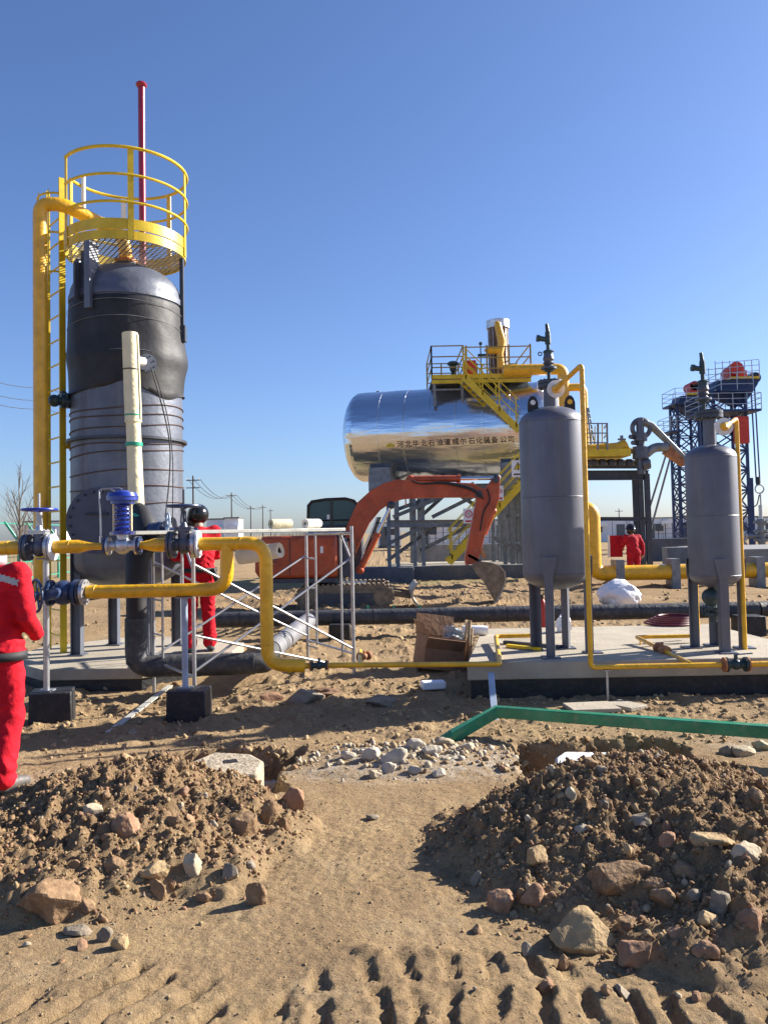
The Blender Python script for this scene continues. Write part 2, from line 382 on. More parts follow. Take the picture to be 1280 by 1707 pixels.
def axis_vals(lo, hi, a, b, fine, grow=1.16):
    c = list(np.arange(a, b+1e-6, fine)); st = fine; x = c[-1]
    while x < hi: st *= grow; x += st; c.append(x)
    st = fine; x = c[0]; pre = []
    while x > lo: st *= grow; x -= st; pre.append(x)
    return np.array(pre[::-1]+c)
xs = axis_vals(-2500, 2500, -3.3, 4.0, .0125)
ya = np.arange(1.9, 5.0, .0125); yb = [ya[-1]]
while yb[-1] < 8: yb.append(yb[-1]+.0125+(yb[-1]-5)*.004)
while yb[-1] < 40: yb.append(yb[-1]*1.006)
while yb[-1] < 3500: yb.append(yb[-1]*1.06)
ypre = [1.9]
while ypre[-1] > -300: ypre.append(ypre[-1]-max(.03, (1.9-ypre[-1])*.35))
ys = np.array(ypre[::-1][:-1]+list(ya)+yb[1:])
X, Y = np.meshgrid(xs, ys); Z = H(X, Y)
far = sstep(60, 120, np.hypot(X, Y)); Z = Z*(1-far)
nx, ny = len(xs), len(ys)
co = np.stack([X, Y, Z], -1).reshape(-1, 3).astype(np.float32)
idx = np.arange(nx*ny).reshape(ny, nx)
q = np.stack([idx[:-1, :-1], idx[:-1, 1:], idx[1:, 1:], idx[1:, :-1]], -1).reshape(-1, 4)
me = bpy.data.meshes.new('ground'); me.vertices.add(len(co)); me.vertices.foreach_set('co', co.ravel())
me.loops.add(q.size); me.loops.foreach_set('vertex_index', q.ravel().astype(np.int32))
me.polygons.add(len(q)); me.polygons.foreach_set('loop_start', (np.arange(len(q))*4).astype(np.int32))
me.polygons.foreach_set('loop_total', np.full(len(q), 4, np.int32)); me.update(); me.shade_smooth()
pl, pr = masks(X, Y)
soil = np.clip((pl+pr)*5+sstep(.3, .9, fbm(X*2, Y*2, 3, 44))*.25, 0, 1)
soil = np.maximum(soil, (Z < -.06)*1.0)
soil = np.maximum(soil, sstep(12.5, 15, Y)*(1-sstep(24, 27, Y))*.35)
lime = np.clip(1-ell(X, Y, .25, 5.55, 1.25, .42), 0, 1)+.8*np.clip(1-ell(X, Y, 3.0, 5.8, .9, .4), 0, 1)+.4*np.clip(1-ell(X, Y, -2.2, 5.4, .9, .3), 0, 1)
grass = sstep(23.5, 25, Y)*(1-sstep(27, 30, Y))*.8+sstep(9, 9.5, Y)*0+sstep(45, 80, Y)*.4
for nm, arr in (('soil', soil), ('lime', lime), ('grass', grass)):
    at = me.attributes.new(nm, 'FLOAT', 'POINT'); at.data.foreach_set('value', arr.ravel().astype(np.float32))
g = bpy.data.objects.new('ground', me); S.collection.objects.link(g); structure(g)
g['label'] = 'trampled dry tan earth with stones and crawler marks'
m = bpy.data.materials.new('dry_earth'); m.use_nodes = True; t = m.node_tree; N = t.nodes; L = t.links.new; b = N['Principled BSDF']
b.inputs['Roughness'].default_value = .95; b.inputs['Specular IOR Level'].default_value = .12
geo = N.new('ShaderNodeNewGeometry')
def noise(sc, det=6, ro=.6, dim='3D'):
    n = N.new('ShaderNodeTexNoise'); n.inputs['Scale'].default_value = sc; n.inputs['Detail'].default_value = det; n.inputs['Roughness'].default_value = ro
    L(geo.outputs['Position'], n.inputs['Vector']); return n.outputs[0]
def mr(src, a, b_, c=0, d=1):
    n = N.new('ShaderNodeMapRange'); n.inputs[1].default_value = a; n.inputs[2].default_value = b_; n.inputs[3].default_value = c; n.inputs[4].default_value = d
    L(src, n.inputs[0]); return n.outputs[0]
def mixc(f, a, b_):
    n = N.new('ShaderNodeMix'); n.data_type = 'RGBA'; L(f, n.inputs[0])
    for s_, i in ((a, 6), (b_, 7)):
        if isinstance(s_, tuple): n.inputs[i].default_value = (*s_, 1)
        else: L(s_, n.inputs[i])
    return n.outputs[2]
def mul(a, b_):
    n = N.new('ShaderNodeMath'); n.operation = 'MULTIPLY'; L(a, n.inputs[0])
    if isinstance(b_, float): n.inputs[1].default_value = b_
    else: L(b_, n.inputs[1])
    return n.outputs[0]
def attr(nm):
    n = N.new('ShaderNodeAttribute'); n.attribute_name = nm; return n.outputs['Fac']
c = mixc(mr(noise(1.3), .35, .65), (.405, .285, .150), (.30, .205, .110))
c = mixc(mr(noise(4.5, 7, .75), .42, .66, 0, .75), c, (.30, .205, .115))
c = mixc(mr(noise(2.4, 8, .8), .52, .70, 0, .6), c, (.47, .36, .225))
c = mixc(mr(noise(45, 4, .7), .45, .75), c, (.21, .145, .085))
c = mixc(mr(noise(110, 3, .7), .55, .8), c, (.42, .33, .22))
soilc = mixc(mr(noise(8, 6, .7), .35, .7), (.285, .19, .105), (.19, .122, .066))
soilc = mixc(mr(noise(70, 4), .5, .8), soilc, (.33, .235, .14))
c = mixc(mr(noise(.55, 5, .6), .5, .7, 0, .7), c, (.255, .168, .092))
c = mixc(attr('soil'), c, soilc)
c = mixc(mul(attr('lime'), mr(noise(9, 8, .75), .42, .62)), c, (.52, .49, .43))
c = mixc(mul(attr('grass'), mr(noise(1.1, 8, .7), .35, .65)), c, (.20, .19, .09))
L(c, b.inputs['Base Color'])
bp = N.new('ShaderNodeBump'); bp.inputs['Strength'].default_value = 1; bp.inputs['Distance'].default_value = .016
L(noise(55, 6, .75), bp.inputs['Height'])
bp2 = N.new('ShaderNodeBump'); bp2.inputs['Strength'].default_value = .6; bp2.inputs['Distance'].default_value = .05
L(noise(9, 6, .7), bp2.inputs['Height']); L(bp2.outputs[0], bp.inputs['Normal']); L(bp.outputs[0], b.inputs['Normal'])
me.materials.append(m); M['earth'] = m
# ---------------------------------------------------------------- left pad and separator tower
UP = V((0, 0, 1))
def pad(name, poly, z0, z1, zb, label):
    t = thing(name, label, 'concrete pad', (sum(p[0] for p in poly)/len(poly), sum(p[1] for p in poly)/len(poly), 0))
    MB().prism([V((x, y, (z0+z1)/2)) for x, y in poly], (0, 0, z1-z0)).build('slab', 'conc', t, bevel=.012)
    cx, cy = t.location.x, t.location.y
    pts = [V((cx+(x-cx)*.985, cy+(y-cy)*.985, (zb+z0)/2)) for x, y in poly]
    MB().prism(pts, (0, 0, z0-zb-.002)).build('painted_footing', 'black', t)
    return t
TY = 10.0; TX = W(213, 700, TY).x; TR = .672
PC = (TX+.03, 9.95)
pad('tower_pad', [(PC[0]+1.42*math.cos(R(22.5+45*k)), PC[1]+1.42*math.sin(R(22.5+45*k))) for k in range(8)], .08, .20, -.3, 'eight-sided pale concrete pad with black sides under the tall grey tower')
tower = thing('separator_tower', 'tall dark grey vertical tower with yellow caged top platform and black wrapped belly', 'process tower', (TX, TY, .20))
O = V((TX, TY, 0))
def head(r, z, h, n=10, up=True):
    return [(r*math.cos(PI/2*k/n), z+(h if up else -h)*math.sin(PI/2*k/n)) for k in range(n+1)]
prof = head(TR, 1.30, .33, up=False)[::-1]+[(TR, 1.9), (TR, 2.77), (TR, 2.83), (TR, 4.30)]
prof[0] = (.001, prof[0][1]); prof[-1] = (TR, 4.56)
MB().lathe(prof, O, n=64).build('shell', 'shell', tower)
dm = head(TR+.006, 4.60, .43); dm[-1] = (.001, dm[-1][1])
MB().lathe([(TR-.01, 4.51), (TR+.02, 4.51), (TR+.02, 4.58), (TR+.006, 4.60)]+dm[1:], O, n=64).build('dome_head', 'shell', tower)
MB().lathe([(TR, 2.77), (TR+.055, 2.775), (TR+.055, 2.805), (TR, 2.81)], O, n=64).build('stiffening_ring', 'dkgrey', tower)
# black rubber wrap: sagging folds
def wf(t, h):
    s = math.sin
    b = .010*s(3*t+h*2.2)+.006*s(7*t-h*3.1)+.003*s(13*t+h*6)
    ang = (t+1.2) % (2*PI)
    k = math.exp(-((h-3.82)/.20)**2)
    crease = .035*k*max(0, s(t*1.0-2.4+PI))
    return b*(0.25+.75*math.sin(PI*(h-3.4)/1.0)**.8 if 3.4 < h < 4.4 else .25)+crease
pr_ = [(TR+.008, 3.36)]+[(TR+.016+.010*math.sin(PI*k/24)+.014*math.exp(-((k-9)/2.2)**2), 3.38+k*.0455) for k in range(25)]+[(TR+.008, 4.49)]
wrap = MB().lathe(pr_, O, n=128, fn=lambda t, h: wf(t, h)+(.03*math.sin(t*2+.5) if h < 3.37 else 0))
for i, p in enumerate(wrap.v):       # lower hem dips and lifts round the nozzle
    if p.z < 3.58:
        a = math.atan2(p.y-TY, p.x-TX)
        p.z += (.10*math.exp(-((a+1.28)/.22)**2)-.10*math.exp(-((a+.55)/.3)**2)+.03*math.sin(a*3))*(1-(p.z-3.3)/.3)
wrap.build('rubber_wrap', 'wrap', tower, smooth=60)
# heat tracing cables round the shell
for z, tl in ((3.16, .05), (3.06, .03), (2.93, .05), (2.72, .02), (2.63, .05), (2.40, .04), (2.2, .03), (1.98, .05)):
    pts = [O+V((math.cos(a)*(TR+.008), math.sin(a)*(TR+.008), z+tl*math.sin(a+1.2)+.012*math.sin(3*a+z*5))) for a in [2*PI*k/56 for k in range(57)]]
    MB().tube(pts, .007, 6).build('heating_cable', 'brownwire', tower)
for z in (4.40, 4.20, 3.80):
    pts = [O+V((math.cos(a)*(TR+.034), math.sin(a)*(TR+.034), z+.03*math.sin(a*2+z))) for a in [2*PI*k/56 for k in range(57)]]
    MB().tube(pts, .003, 5).build('tie_wire', 'steel', tower)
# manway, flange and nozzles
mc = W(166, 868, 9.22); md = V((-.42, -1, 0)).normalized()
md = V((mc.x-TX, mc.y-TY, 0)).normalized()
MB().cyl(O+V((0, 0, mc.z))+md*.55, O+V((0, 0, mc.z))+md*.76, .33, n=40).build('manway_neck', 'shell', tower)
fl = flange(O+V((0, 0, mc.z))+md*.80, md, .385, .05, 48, 20, .88, .035); fo = fl.build('manway_cover', 'cover', tower)
MB().cyl(O+V((0, 0, mc.z))+md*.745, O+V((0, 0, mc.z))+md*.77, .385, n=48).build('manway_flange', 'shell', tower)
MB().tube([O+V((0, 0, mc.z+.08))+md*.84+V((-.12, 0, 0)), O+V((0, 0, mc.z+.08))+md*.88+V((-.12, 0, 0)), O+V((0, 0, mc.z+.08))+md*.88+V((.12, 0, 0)), O+V((0, 0, mc.z+.08))+md*.84+V((.12, 0, 0))], .012, 8, .03).build('handle', 'dkgrey', tower)
nz = W(250, 603, 9.2); nd = V((nz.x-TX, nz.y-TY, 0)).normalized(); nzb = O+V((0, 0, nz.z))
MB().cyl(nzb+nd*.6, nzb+nd*.82, .055, n=16).build('nozzle', 'white', tower)
flange(nzb+nd*.86, nd, .11, .035, 24, 8).build('nozzle_flange', 'cast', tower)
nl = W(122, 667, 9.9)
MB().cyl(V((TX, nl.y, nl.z)), nl+V((-.12, -.15, 0)), .05).build('nozzle', 'teal', tower)
flange(nl+V((-.08, -.1, 0)), (1, .6, 0), .10, .05, 20, 8).build('nozzle_flange', 'teal', tower)
# legs
for a in (215, 305, 35, 125):
    p = O+V((.62*math.cos(R(a)), .62*math.sin(R(a)), 0))
    MB().hbeam(p+V((0, 0, .215)), p+V((0, 0, 1.42)), .12, .12, .012, up=(1, 0, 0)).build('leg', 'shell', tower)
    MB().box(p+V((0, 0, .2085)), (.2, .2, .016)).build('base_plate', 'shell', tower)
# lifting trunnion plates on the dome
for a, s_ in ((240, 1), (250, 1)):
    pass
lp = W(160, 470, 9.45); ld = V((lp.x-TX, lp.y-TY, 0)).normalized(); lt = ld.cross(UP)
pl_ = MB()
c0 = O+V((0, 0, 4.82))+ld*.66
pl_.prism([c0+lt*a+UP*b for a, b in ((-.04, -.5), (.04, -.5), (.04, .30), (-.04, .30))], ld*.16)
pl_.build('lifting_lug', 'shell', tower)
MB().prism([c0+lt*.17+ld*(a)+UP*b for a, b in ((-.1, -.36), (.1, -.36), (.1, .05), (.05, .12), (-.05, .12), (-.1, .05))], lt*.02).build('lug_plate', 'shell', tower)
MB().prism([c0+lt*.06+UP*b+lt*a for a, b in ((0, -.36), (.12, -.36), (.12, .08), (0, .08))], ld*.02).build('lug_plate', 'dkgrey', tower)
for px, a0 in ((307, 0),):
    q = W(307, 500, 10.0); q = V((TX+TR+.03, 10.0, 4.22))
    MB().bar(q, q+V((.0, 0, .9)), .045, .06, up=(0, 1, 0)).build('platform_strut', 'dkgrey', tower)
    MB().box(q+V((0, 0, -.06)), (.09, .1, .2)).build('strut_shoe', 'dkgrey', tower)
for a in (120, 235):
    q = O+V((.6*math.cos(R(a)), .6*math.sin(R(a)), 4.5)); MB().bar(q, q+V((0, 0, .56)), .07, .07).build('platform_strut', 'dkgrey', tower)
# top nozzle and valve cluster under the grating
MB().cyl(O+V((0, 0, 4.96)), O+V((0, 0, 5.02)), .09).build('top_nozzle', 'dkgrey', tower)
flange(O+V((0, 0, 5.035)), UP, .16, .05, 24, 8).build('top_flange', 'dkgrey', tower)
flange(O+V((0, 0, 5.09)), UP, .14, .05, 24, 8).build('top_flange', 'rust', tower)
# platform
PZ = 5.15; PR = .735
gd = bpy.data.objects.new('guard_platform', None); S.collection.objects.link(gd); gd.parent = tower; gd['_off'] = [TX, TY, .20]
A0, A1 = R(-140), R(172)       # guard rail runs from front-left round the right to the back
MB().lathe([(PR-.012, PZ-.02), (PR, PZ-.02), (PR, PZ+.085), (PR-.012, PZ+.085), (PR-.012, PZ-.02)], O, n=64).build('rim', 'lemon', gd)
MB().lathe([(PR-.010, PZ+.10), (PR+.004, PZ+.10), (PR+.004, PZ+.225), (PR-.010, PZ+.225), (PR-.010, PZ+.10)], O, n=64).build('toe_board', 'lemon', gd)
gr = MB()
for k in range(-12, 13):
    d = k*.058; L_ = math.sqrt(max(.001, PR**2-d*d))-.01; c, s_ = math.cos(R(35)), math.sin(R(35))
    for sx, sy, w_ in ((c, s_, .012), (-s_, c, .009)):
        a = O+V((-sy*d-sx*L_, sx*d-sy*L_, PZ)); b_ = O+V((-sy*d+sx*L_, sx*d+sy*L_, PZ))
        gr.bar(a, b_, .016, .004)
gr.build('grating', 'galv', gd, kind='stuff')
RT = PZ+1.08
for z, r_ in ((RT, .024), (PZ+.75, .02), (PZ+.42, .02)):
    rr_ = PR+.02
    pts = [O+V((math.cos(a)*rr_, math.sin(a)*rr_, z)) for a in [A0+(A1-A0)*k/48 for k in range(49)]]
    b = MB()
    for p, q in zip(pts[:-1], pts[1:]): pass
    b.tube(pts, r_*.85, 8); b.build('rail', 'lemon', gd)
for a in (A0, -68+0, 0, 60, 110, 172):
    a = a if abs(a) < 3.2 and a != 0 else R(a)
    p = O+V((math.cos(a)*(PR+.012), math.sin(a)*(PR+.012), 0))
    rd = V((math.cos(a), math.sin(a), 0))
    white = abs(a-R(110)) < .01
    MB().bar(p+V((0, 0, PZ-.03 if abs(a-R(-68)) < .01 else PZ)), p+V((0, 0, RT)), .07, .012, up=rd).build('rail_post', 'white' if white else 'lemon', gd)
# ladder and cage on the far left
lad = bpy.data.objects.new('caged_ladder', None); S.collection.objects.link(lad); lad.parent = tower; lad['_off'] = [TX, TY, .20]
la = V((W(105, 700, 9.9).x, 9.90, 0)); lb = V((W(80, 700, 10.25).x, 10.28, 0))
MB().bar(la+V((0, 0, .05)), la+V((0, 0, 6.15)), .075, .03, up=(lb-la).normalized()).build('stringer', 'lemon', lad)
MB().bar(lb+V((0, 0, .05)), lb+V((0, 0, 6.15)), .045, .03, up=(lb-la).normalized()).build('stringer', 'lemon', lad)
for k in range(18):
    MB().cyl(la+V((0, 0, .4+k*.31)), lb+V((0, 0, .4+k*.31)), .011, n=8).build('rung', 'lemon', lad)
od = V((lb-la)).cross(UP).normalized()
if od.x > 0: od = -od
for k in range(3):
    z = 4.95+k*.5
    cc = (la+lb)/2+V((0, 0, z)); rr = (la-lb).length/2
    pts = [cc+(la-lb).normalized()*rr*math.cos(a)+od*.20*math.sin(a) for a in [PI*j/12 for j in range(13)]]
    MB().tube(pts, .013, 6).build('cage_hoop', 'lemon', lad)
for a in (45, 90, 135):
    p = (la+lb)/2+(la-lb).normalized()*((la-lb).length/2)*math.cos(R(a))+od*.20*math.sin(R(a))
    MB().bar(p+V((0, 0, 4.95)), p+V((0, 0, 6.0)), .03, .006, up=od).build('cage_strap', 'lemon', lad)
for z in (1.55, 2.75, 3.9):
    MB().bar(la+V((0, 0, z)), V((TX-TR+.02, 10.0, z)), .05, .05).build('ladder_bracket', 'lemon', lad)
# vent poles rising through the platform
p0 = W(238, 380, 10.35); p1 = W(236, 146, 10.35); p1.x = p0.x+.0
vp = MB(); vp.cyl(V((p0.x, 10.35, PZ+.02)), V((p0.x, 10.35, p1.z)), .045, n=20); vp.cyl(V((p0.x, 10.35, p1.z)), V((p0.x, 10.35, p1.z+.03)), .05, .075, n=20)
vp.ball((p0.x, 10.35, p1.z+.035), .075, 20, 8, (1, 1, .6)); tag(vp.build('vent_pole', 'maroon'), 'tall maroon vent pole with mushroom cap rising from the top platform', 'vent pipe')
p0 = W(140, 385, 10.3)
tag(MB().cyl(V((p0.x, 10.3, PZ+.02)), V((p0.x, 10.3, PZ+1.2)), .028, n=14).build('white_post', 'white'), 'short white post inside the yellow guard rail of the platform', 'post')
# yellow riser
ry = 9.35; rx = W(68, 600, ry).x; rz = W(60, 338, ry).z-.02
rs = thing('riser_pipe', 'thick yellow pipe rising left of the ladder and bending into the platform', 'pipe', (rx, ry, .5))
MB().tube([(rx, ry, 1.0), (rx, ry, rz), (rx+.25, ry+.05, rz+.02), (TX-.02, TY-.05, PZ+.27), (TX+.0, TY, PZ-.05)], .082, 20, .17, 8).build('pipe', 'yellow', rs)
flange((rx, ry, 1.02), UP, .15, .06).build('flange', 'dkgrey', rs)
MB().tube([(rx, ry, 1.0), (rx, ry, .92), (rx+.35, ry+.1, .92), (rx+.62, ry+.2, .95)], .075, 16, .1).build('elbow', 'black', rs)
for i, (px, py) in enumerate(((91, 668),)):
    c = W(px, py, 9.6); v = MB(); v.ball(c, .075, 16, 10); v.cyl(c, c+V((.16, .1, 0)), .05); v.cyl(c+V((.12, .08, -.08)), c+V((.12, .08, .10)), .04)
    v.cyl(c+V((.06, .04, 0)), c+V((.09, .06, 0)), .085); v.cyl(c+V((.16, .11, 0)), c+V((.19, .13, 0)), .085)
    tag(v.build('level_valve', 'teal'), 'small dark green valve behind the yellow ladder at mid height', 'valve')
# cream insulated downpipe on the front of the tower
a = W(217, 556, 8.95); b = W(228, 850, 8.80)
cp = thing('downpipe', 'cream foam-shelled downpipe standing in front of the tower', 'insulated pipe', b)
k1 = a.lerp(b, .505)
MB().cyl(a, k1, .088, .090, n=24).build('foam_shell', 'cream', cp)
MB().cyl(k1+V((0, 0, .0)), b, .078, .086, n=24).build('foam_shell', 'cream', cp)
MB().cyl(k1+V((0, 0, .012)), k1-V((0, 0, .008)), .094, n=24).build('shell_lip', 'cream', cp)
MB().bar(a+V((.092, -.015, -.02)), k1+V((.092, -.015, .02)), .012, .035, up=(0, 1, 0)).build('shell_seam', 'cream', cp)
for f_, mt, w in ((.21, 'wire', .006), (.47, 'greentape', .008), (.635, 'greentape', .02)):
    p = a.lerp(b, f_); MB().cyl(p-V((0, 0, w)), p+V((0, 0, w)), .0945, n=24).build('tie_band', mt, cp)
c1 = W(236, 856, 8.72); c2 = W(246, 892, 8.6); c3 = W(228, 935, 8.35)
MB().tube([b+V((0, 0, .03)), c1, c2, c3, W(228, 1000, 8.35), W(228, 1106, 8.35)], [.075, .10, .155, .12, .105, .105], 20, 0).build('rubber_sleeve', 'wrap', cp, smooth=60)
for p, q_, r_ in ((W(238, 862, 8.7), .012, .128), (W(244, 912, 8.5), .014, .145)): MB().cyl(p-V((0.0, 0, q_)), p+V((.01, 0, q_)), r_, n=24).build('tape_band', 'greentape', cp)
MB().tube([W(220, 600, 8.95), W(240, 603, 9.12)], .05, 14).build('stub', 'white', cp)
MB().tube([W(252, 612, 9.1), W(272, 680, 9.22), W(285, 740, 9.25), W(283, 800, 9.22), W(276, 862, 9.0)], .008, 6, .3).build('heating_cable', 'wire', cp)
MB().tube([W(258, 618, 9.1), W(280, 690, 9.25), W(289, 760, 9.28), W(288, 880, 9.1)], .006, 6, .3).build('heating_cable', 'wire', cp)
vb = W(262, 884, 8.45); v = thing('drain_valve', 'blue-bolted valve with pale blue handwheel at the foot of the cream pipe', 'valve', vb)
MB().cyl(vb+V((-.08, 0, 0)), vb+V((.02, 0, 0)), .085).cyl(vb, vb+V((.2, .03, -.02)), .045).build('body', 'navy', v)
flange(vb+V((.03, 0, 0)), (1, 0, 0), .095, .03).build('flange', 'navy', v); flange(vb+V((.12, .02, 0)), (1, 0, 0), .085, .03).build('flange', 'silver', v)
MB().cyl(vb+V((.2, .03, 0)), vb+V((.42, .05, .0)), .02).build('stem', 'navy', v)
wheel(vb+V((.125, -.03, .10)), (.9, .5, 0), .075, .012, 4).build('handwheel', 'paleblue', v)
# wrapped ground pipe from the tower out to the long header
z0 = .21
gp = thing('ground_pipe', 'black wrapped ground pipe bending back with a grey foil section', 'insulated pipe', W(330, 1095, 8.4))
pa = W(228, 1106, 8.35); pa.z = .26; pb = W(425, 1096, 8.4); pb.z = .26
MB().tube([pa+V((0, 0, .5)), pa, pb], .115, 20, .16).build('wrapped_pipe', 'lagpipe', gp)
p3 = W(518, 1032, 12.0); p3.z = .33
pq = pb+(p3-pb)*.05
MB().tube([pb+V((-.03, 0, 0)), pb+V((.1, .04, 0)), pb+(p3-pb)*.14+V((0, 0, 0)), pb+(p3-pb)*.3], .108, 20, .1).build('wrapped_pipe', 'lagpipe', gp)
MB().cyl(pb+(p3-pb)*.22, pb+(p3-pb)*.93, .118, .118, n=20).build('foil_sleeve', 'silverwrap', gp)
for f_ in (.36, .42): MB().cyl(pb+(p3-pb)*f_, pb+(p3-pb)*(f_+.006), .121, n=20).build('tie_band', 'wire', gp)
hd = thing('header_pipe', 'long black wrapped pipe lying across the site behind the pads', 'insulated pipe', (2, 12.1, .3))
MB().tube([V((W(345, 1033, 12).x, 12.1, .33)), V((2.0, 12.1, .335)), V((W(1262, 1033, 12.1).x, 12.1, .33))], .118, 20).build('wrapped_pipe', 'lagpipe', hd)
for k in range(9):
    x = -2.2+k*1.0; MB().cyl(V((x, 12.1, .3335)), V((x+.02, 12.1, .3335)), .1205, n=20).build('tie_band', 'wire', hd)
MB().cyl(V((W(1262, 1033, 12.1).x, 12.1, .33)), V((W(1262, 1033, 12.1).x+1.6, 12.5, .33)), .118, n=20).build('wrapped_pipe', 'lagpipe', hd)
def block(px, py, Y, w, h, d, label, m='black', rz=0, cat='concrete block', top=None, grp=None):
    p = W(px, py, Y); gz = h1(p.x, p.y, False)-.03
    mb = MB().box((0, 0, h/2), (w, d, h), 0)
    for q in mb.v:
        if q.z > h/2: q.x *= .97; q.y *= .97
        q.xy = (Matrix.Rotation(rz, 2) @ q.xy)
    mb.v = [q+V((p.x, p.y, gz)) for q in mb.v]
    o = mb.build('support_block', m, bevel=.012); tag(o, label, cat, grp); return o, V((p.x, p.y, gz+h))
block(567, 1070, 11.9, .32, .26, .3, 'black block under the long pipe behind the scaffold')
block(1247, 1050, 11.7, .38, .34, .34, 'black block beside the right end of the long pipe')
# ---------------------------------------------------------------- front yellow pipework, valves and supports
PY = 7.15
zu = W(340, 907, PY).z; zl = W(300, 984, PY).z
def X_(px, Y=PY): return W(px, 900, Y).x
line = thing('front_pipeline', 'yellow pipeline running across the left foreground and dropping to a thin line', 'pipeline', (X_(330), PY, .4))
RL = .060
def seg(pts, r, name='pipe', bend=0, m='yellow', n=20, par=line): return MB().tube(pts, r, n, bend, 8).build(name, m, par)
seg([(X_(-190), PY, zu), (X_(42), PY, zu)], RL)
seg([(X_(92), PY, zu), (X_(132), PY, zu), (X_(152), PY, zu), (X_(178), PY, zu)], [RL, RL, .033, .033], 'reducer')
seg([(X_(232), PY, zu), (X_(240), PY, zu), (X_(258), PY, zu), (X_(284), PY, zu)], [.036, .036, RL, RL], 'reducer')
xd = X_(443); zb = W(443, 1112, PY).z
seg([(X_(332), PY, zu), (xd, PY, zu), (xd, PY, zb+.02), (X_(505), PY+.02, zb+.0)], RL, 'pipe', .17)
xb = X_(378)
seg([(X_(146), PY, zl), (xb, PY, zl), (xb, PY, zu)], RL, 'pipe', .17)
P2Y = 7.42
xe = W(833, 1107, P2Y).x; ze = W(833, 1107, P2Y).z
e0 = V((X_(505), PY+.02, zb))
seg([(X_(476), PY+.01, zb), (X_(484), PY+.01, zb), e0, V((X_(512), PY+.03, zb))], [RL, .056, .027, .025], 'reducer')
e1 = W(545, 1110, 7.2)
th = .024
seg([V((X_(510), PY+.03, zb)), V((X_(515), PY+.03, zb))], th)
c = V((xe, P2Y, ze)); bk = W(826, 1062, 8.9); bk.z = c.z+.06; by_ = bk.y
seg([V((X_(541), PY+.03, zb)), c, bk, V((W(897, 1064, by_).x, by_, c.z+.06)), V((W(897, 1064, by_).x, by_, .95))], th, 'pipe', .05, n=14)
for a_ in ((X_(402), PY, zu), (X_(345), PY, zl), (X_(160), PY, zl), (X_(118), PY, zu), (X_(268), PY, zu), (X_(15), PY, zu)): MB().ring(a_, RL, .0045, (1, 0, 0), 28, 6).build('weld_bead', 'yellow', line)
for a_ in ((xd, PY, zu-.19), (xd, PY, zb+.2), (xb, PY, zu-.06)): MB().ring(a_, RL, .0045, UP, 28, 6).build('weld_bead', 'yellow', line)
seg([W(600, 1085, 7.9), W(600, 1108, 7.45)], .02)
def gate(nm, label, o, ax, s, bodym, bonm, wheelm, up=UP, stem=.55, wr=.14, cat='valve', stemm='silver'):
    o = V(o); t = thing(nm, label, cat, o); ax = V(ax).normalized(); up = V(up)
    b = MB(); b.cyl(o-ax*s*.9, o+ax*s*.9, s*.55, n=20); b.ball(o, s*.86, 20, 12, (.8, .8, 1)); b.cyl(o, o+up*s*1.25, s*.55, s*.5, n=16)
    b.build('body', bodym, t, smooth=40)
    for k in (-1, 1): flange(o+ax*k*s*.95, ax, s*1.22, s*.28, 28, 8).build('flange', bodym if k < 0 else 'silver', t)
    for k in (-1, 1): flange(o+ax*k*(s*1.27), ax, s*1.22, s*.2, 28, 8).build('mating_flange', bodym if k < 0 else 'lime', t)
    h = o+up*s*1.3
    bb = MB(); bb.box(h, (s*1.55, s*1.1, s*.16)); bb.box(h+up*s*.2, (s*1.55, s*1.1, s*.14))
    for i, j in ((-1, -1), (1, -1), (1, 1), (-1, 1)): bb.cyl(h+V((i*s*.6, j*s*.4, -s*.14)), h+V((i*s*.6, j*s*.4, s*.36)), s*.07, n=6)
    bb.build('bonnet_flange', bonm, t)
    yk = MB(); yk.cyl(h+up*s*.25, h+up*s*.7, s*.38, s*.22, n=14)
    for k in (-1, 1): yk.bar(h+up*s*.6+ax*k*s*.26, h+up*s*1.75+ax*k*s*.16, s*.13, s*.13)
    yk.cyl(h+up*s*1.7, h+up*s*1.95, s*.28, n=14); yk.build('yoke', bonm, t)
    wz = h+up*s*2.15
    MB().cyl(h+up*s*.6, wz+up*stem*s*2.0, s*.10, n=10).build('stem', stemm, t)
    wheel(wz, up, wr, wr*.09, 5, .22).build('handwheel', wheelm, t)
    return t
gate('gate_valve', 'grey gate valve with blue handwheel beside the left worker', (X_(66), PY, zu), (1, 0, 0), .098, 'cast', 'silver', 'blue', stem=.75, wr=.145, stemm='silver')
gate('gate_valve', 'dark gate valve with tall stem beside the welder in the black helmet', (X_(307), PY, zu), (1, 0, 0), .100, 'cast', 'cast', 'navy', stem=.75, wr=.145, stemm='dkgrey')
# pressure regulator in the middle
o = V((X_(205), PY, zu)); t = thing('regulator_valve', 'bright blue spring regulator valve in the middle of the yellow pipeline', 'valve', o)
MB().ball(o, .078, 20, 12, (1, .9, 1)).cyl(o-V((.12, 0, 0)), o+V((.12, 0, 0)), .045).cyl(o, o+V((0, 0, .12)), .05).build('body', 'silver', t)
for k in (-1, 1):
    flange(o+V((k*.125, 0, 0)), (1, 0, 0), .082, .02, 24, 6).build('flange', 'silver', t); flange(o+V((k*.150, 0, 0)), (1, 0, 0), .082, .018, 24, 6).build('mating_flange', 'navy', t)
MB().cyl(o+V((0, 0, .1)), o+V((0, 0, .13)), .10, n=20).build('lower_plate', 'blue', t)
sp = MB(); n_ = 90; pts = [o+V((.058*math.cos(k*.42), .058*math.sin(k*.42), .13+k/n_*.24)) for k in range(n_+1)]
sp.tube(pts, .013, 8).build('spring', 'blue', t)
MB().cyl(o+V((0, 0, .13)), o+V((0, 0, .38)), .036).build('spring_core', 'blue', t)
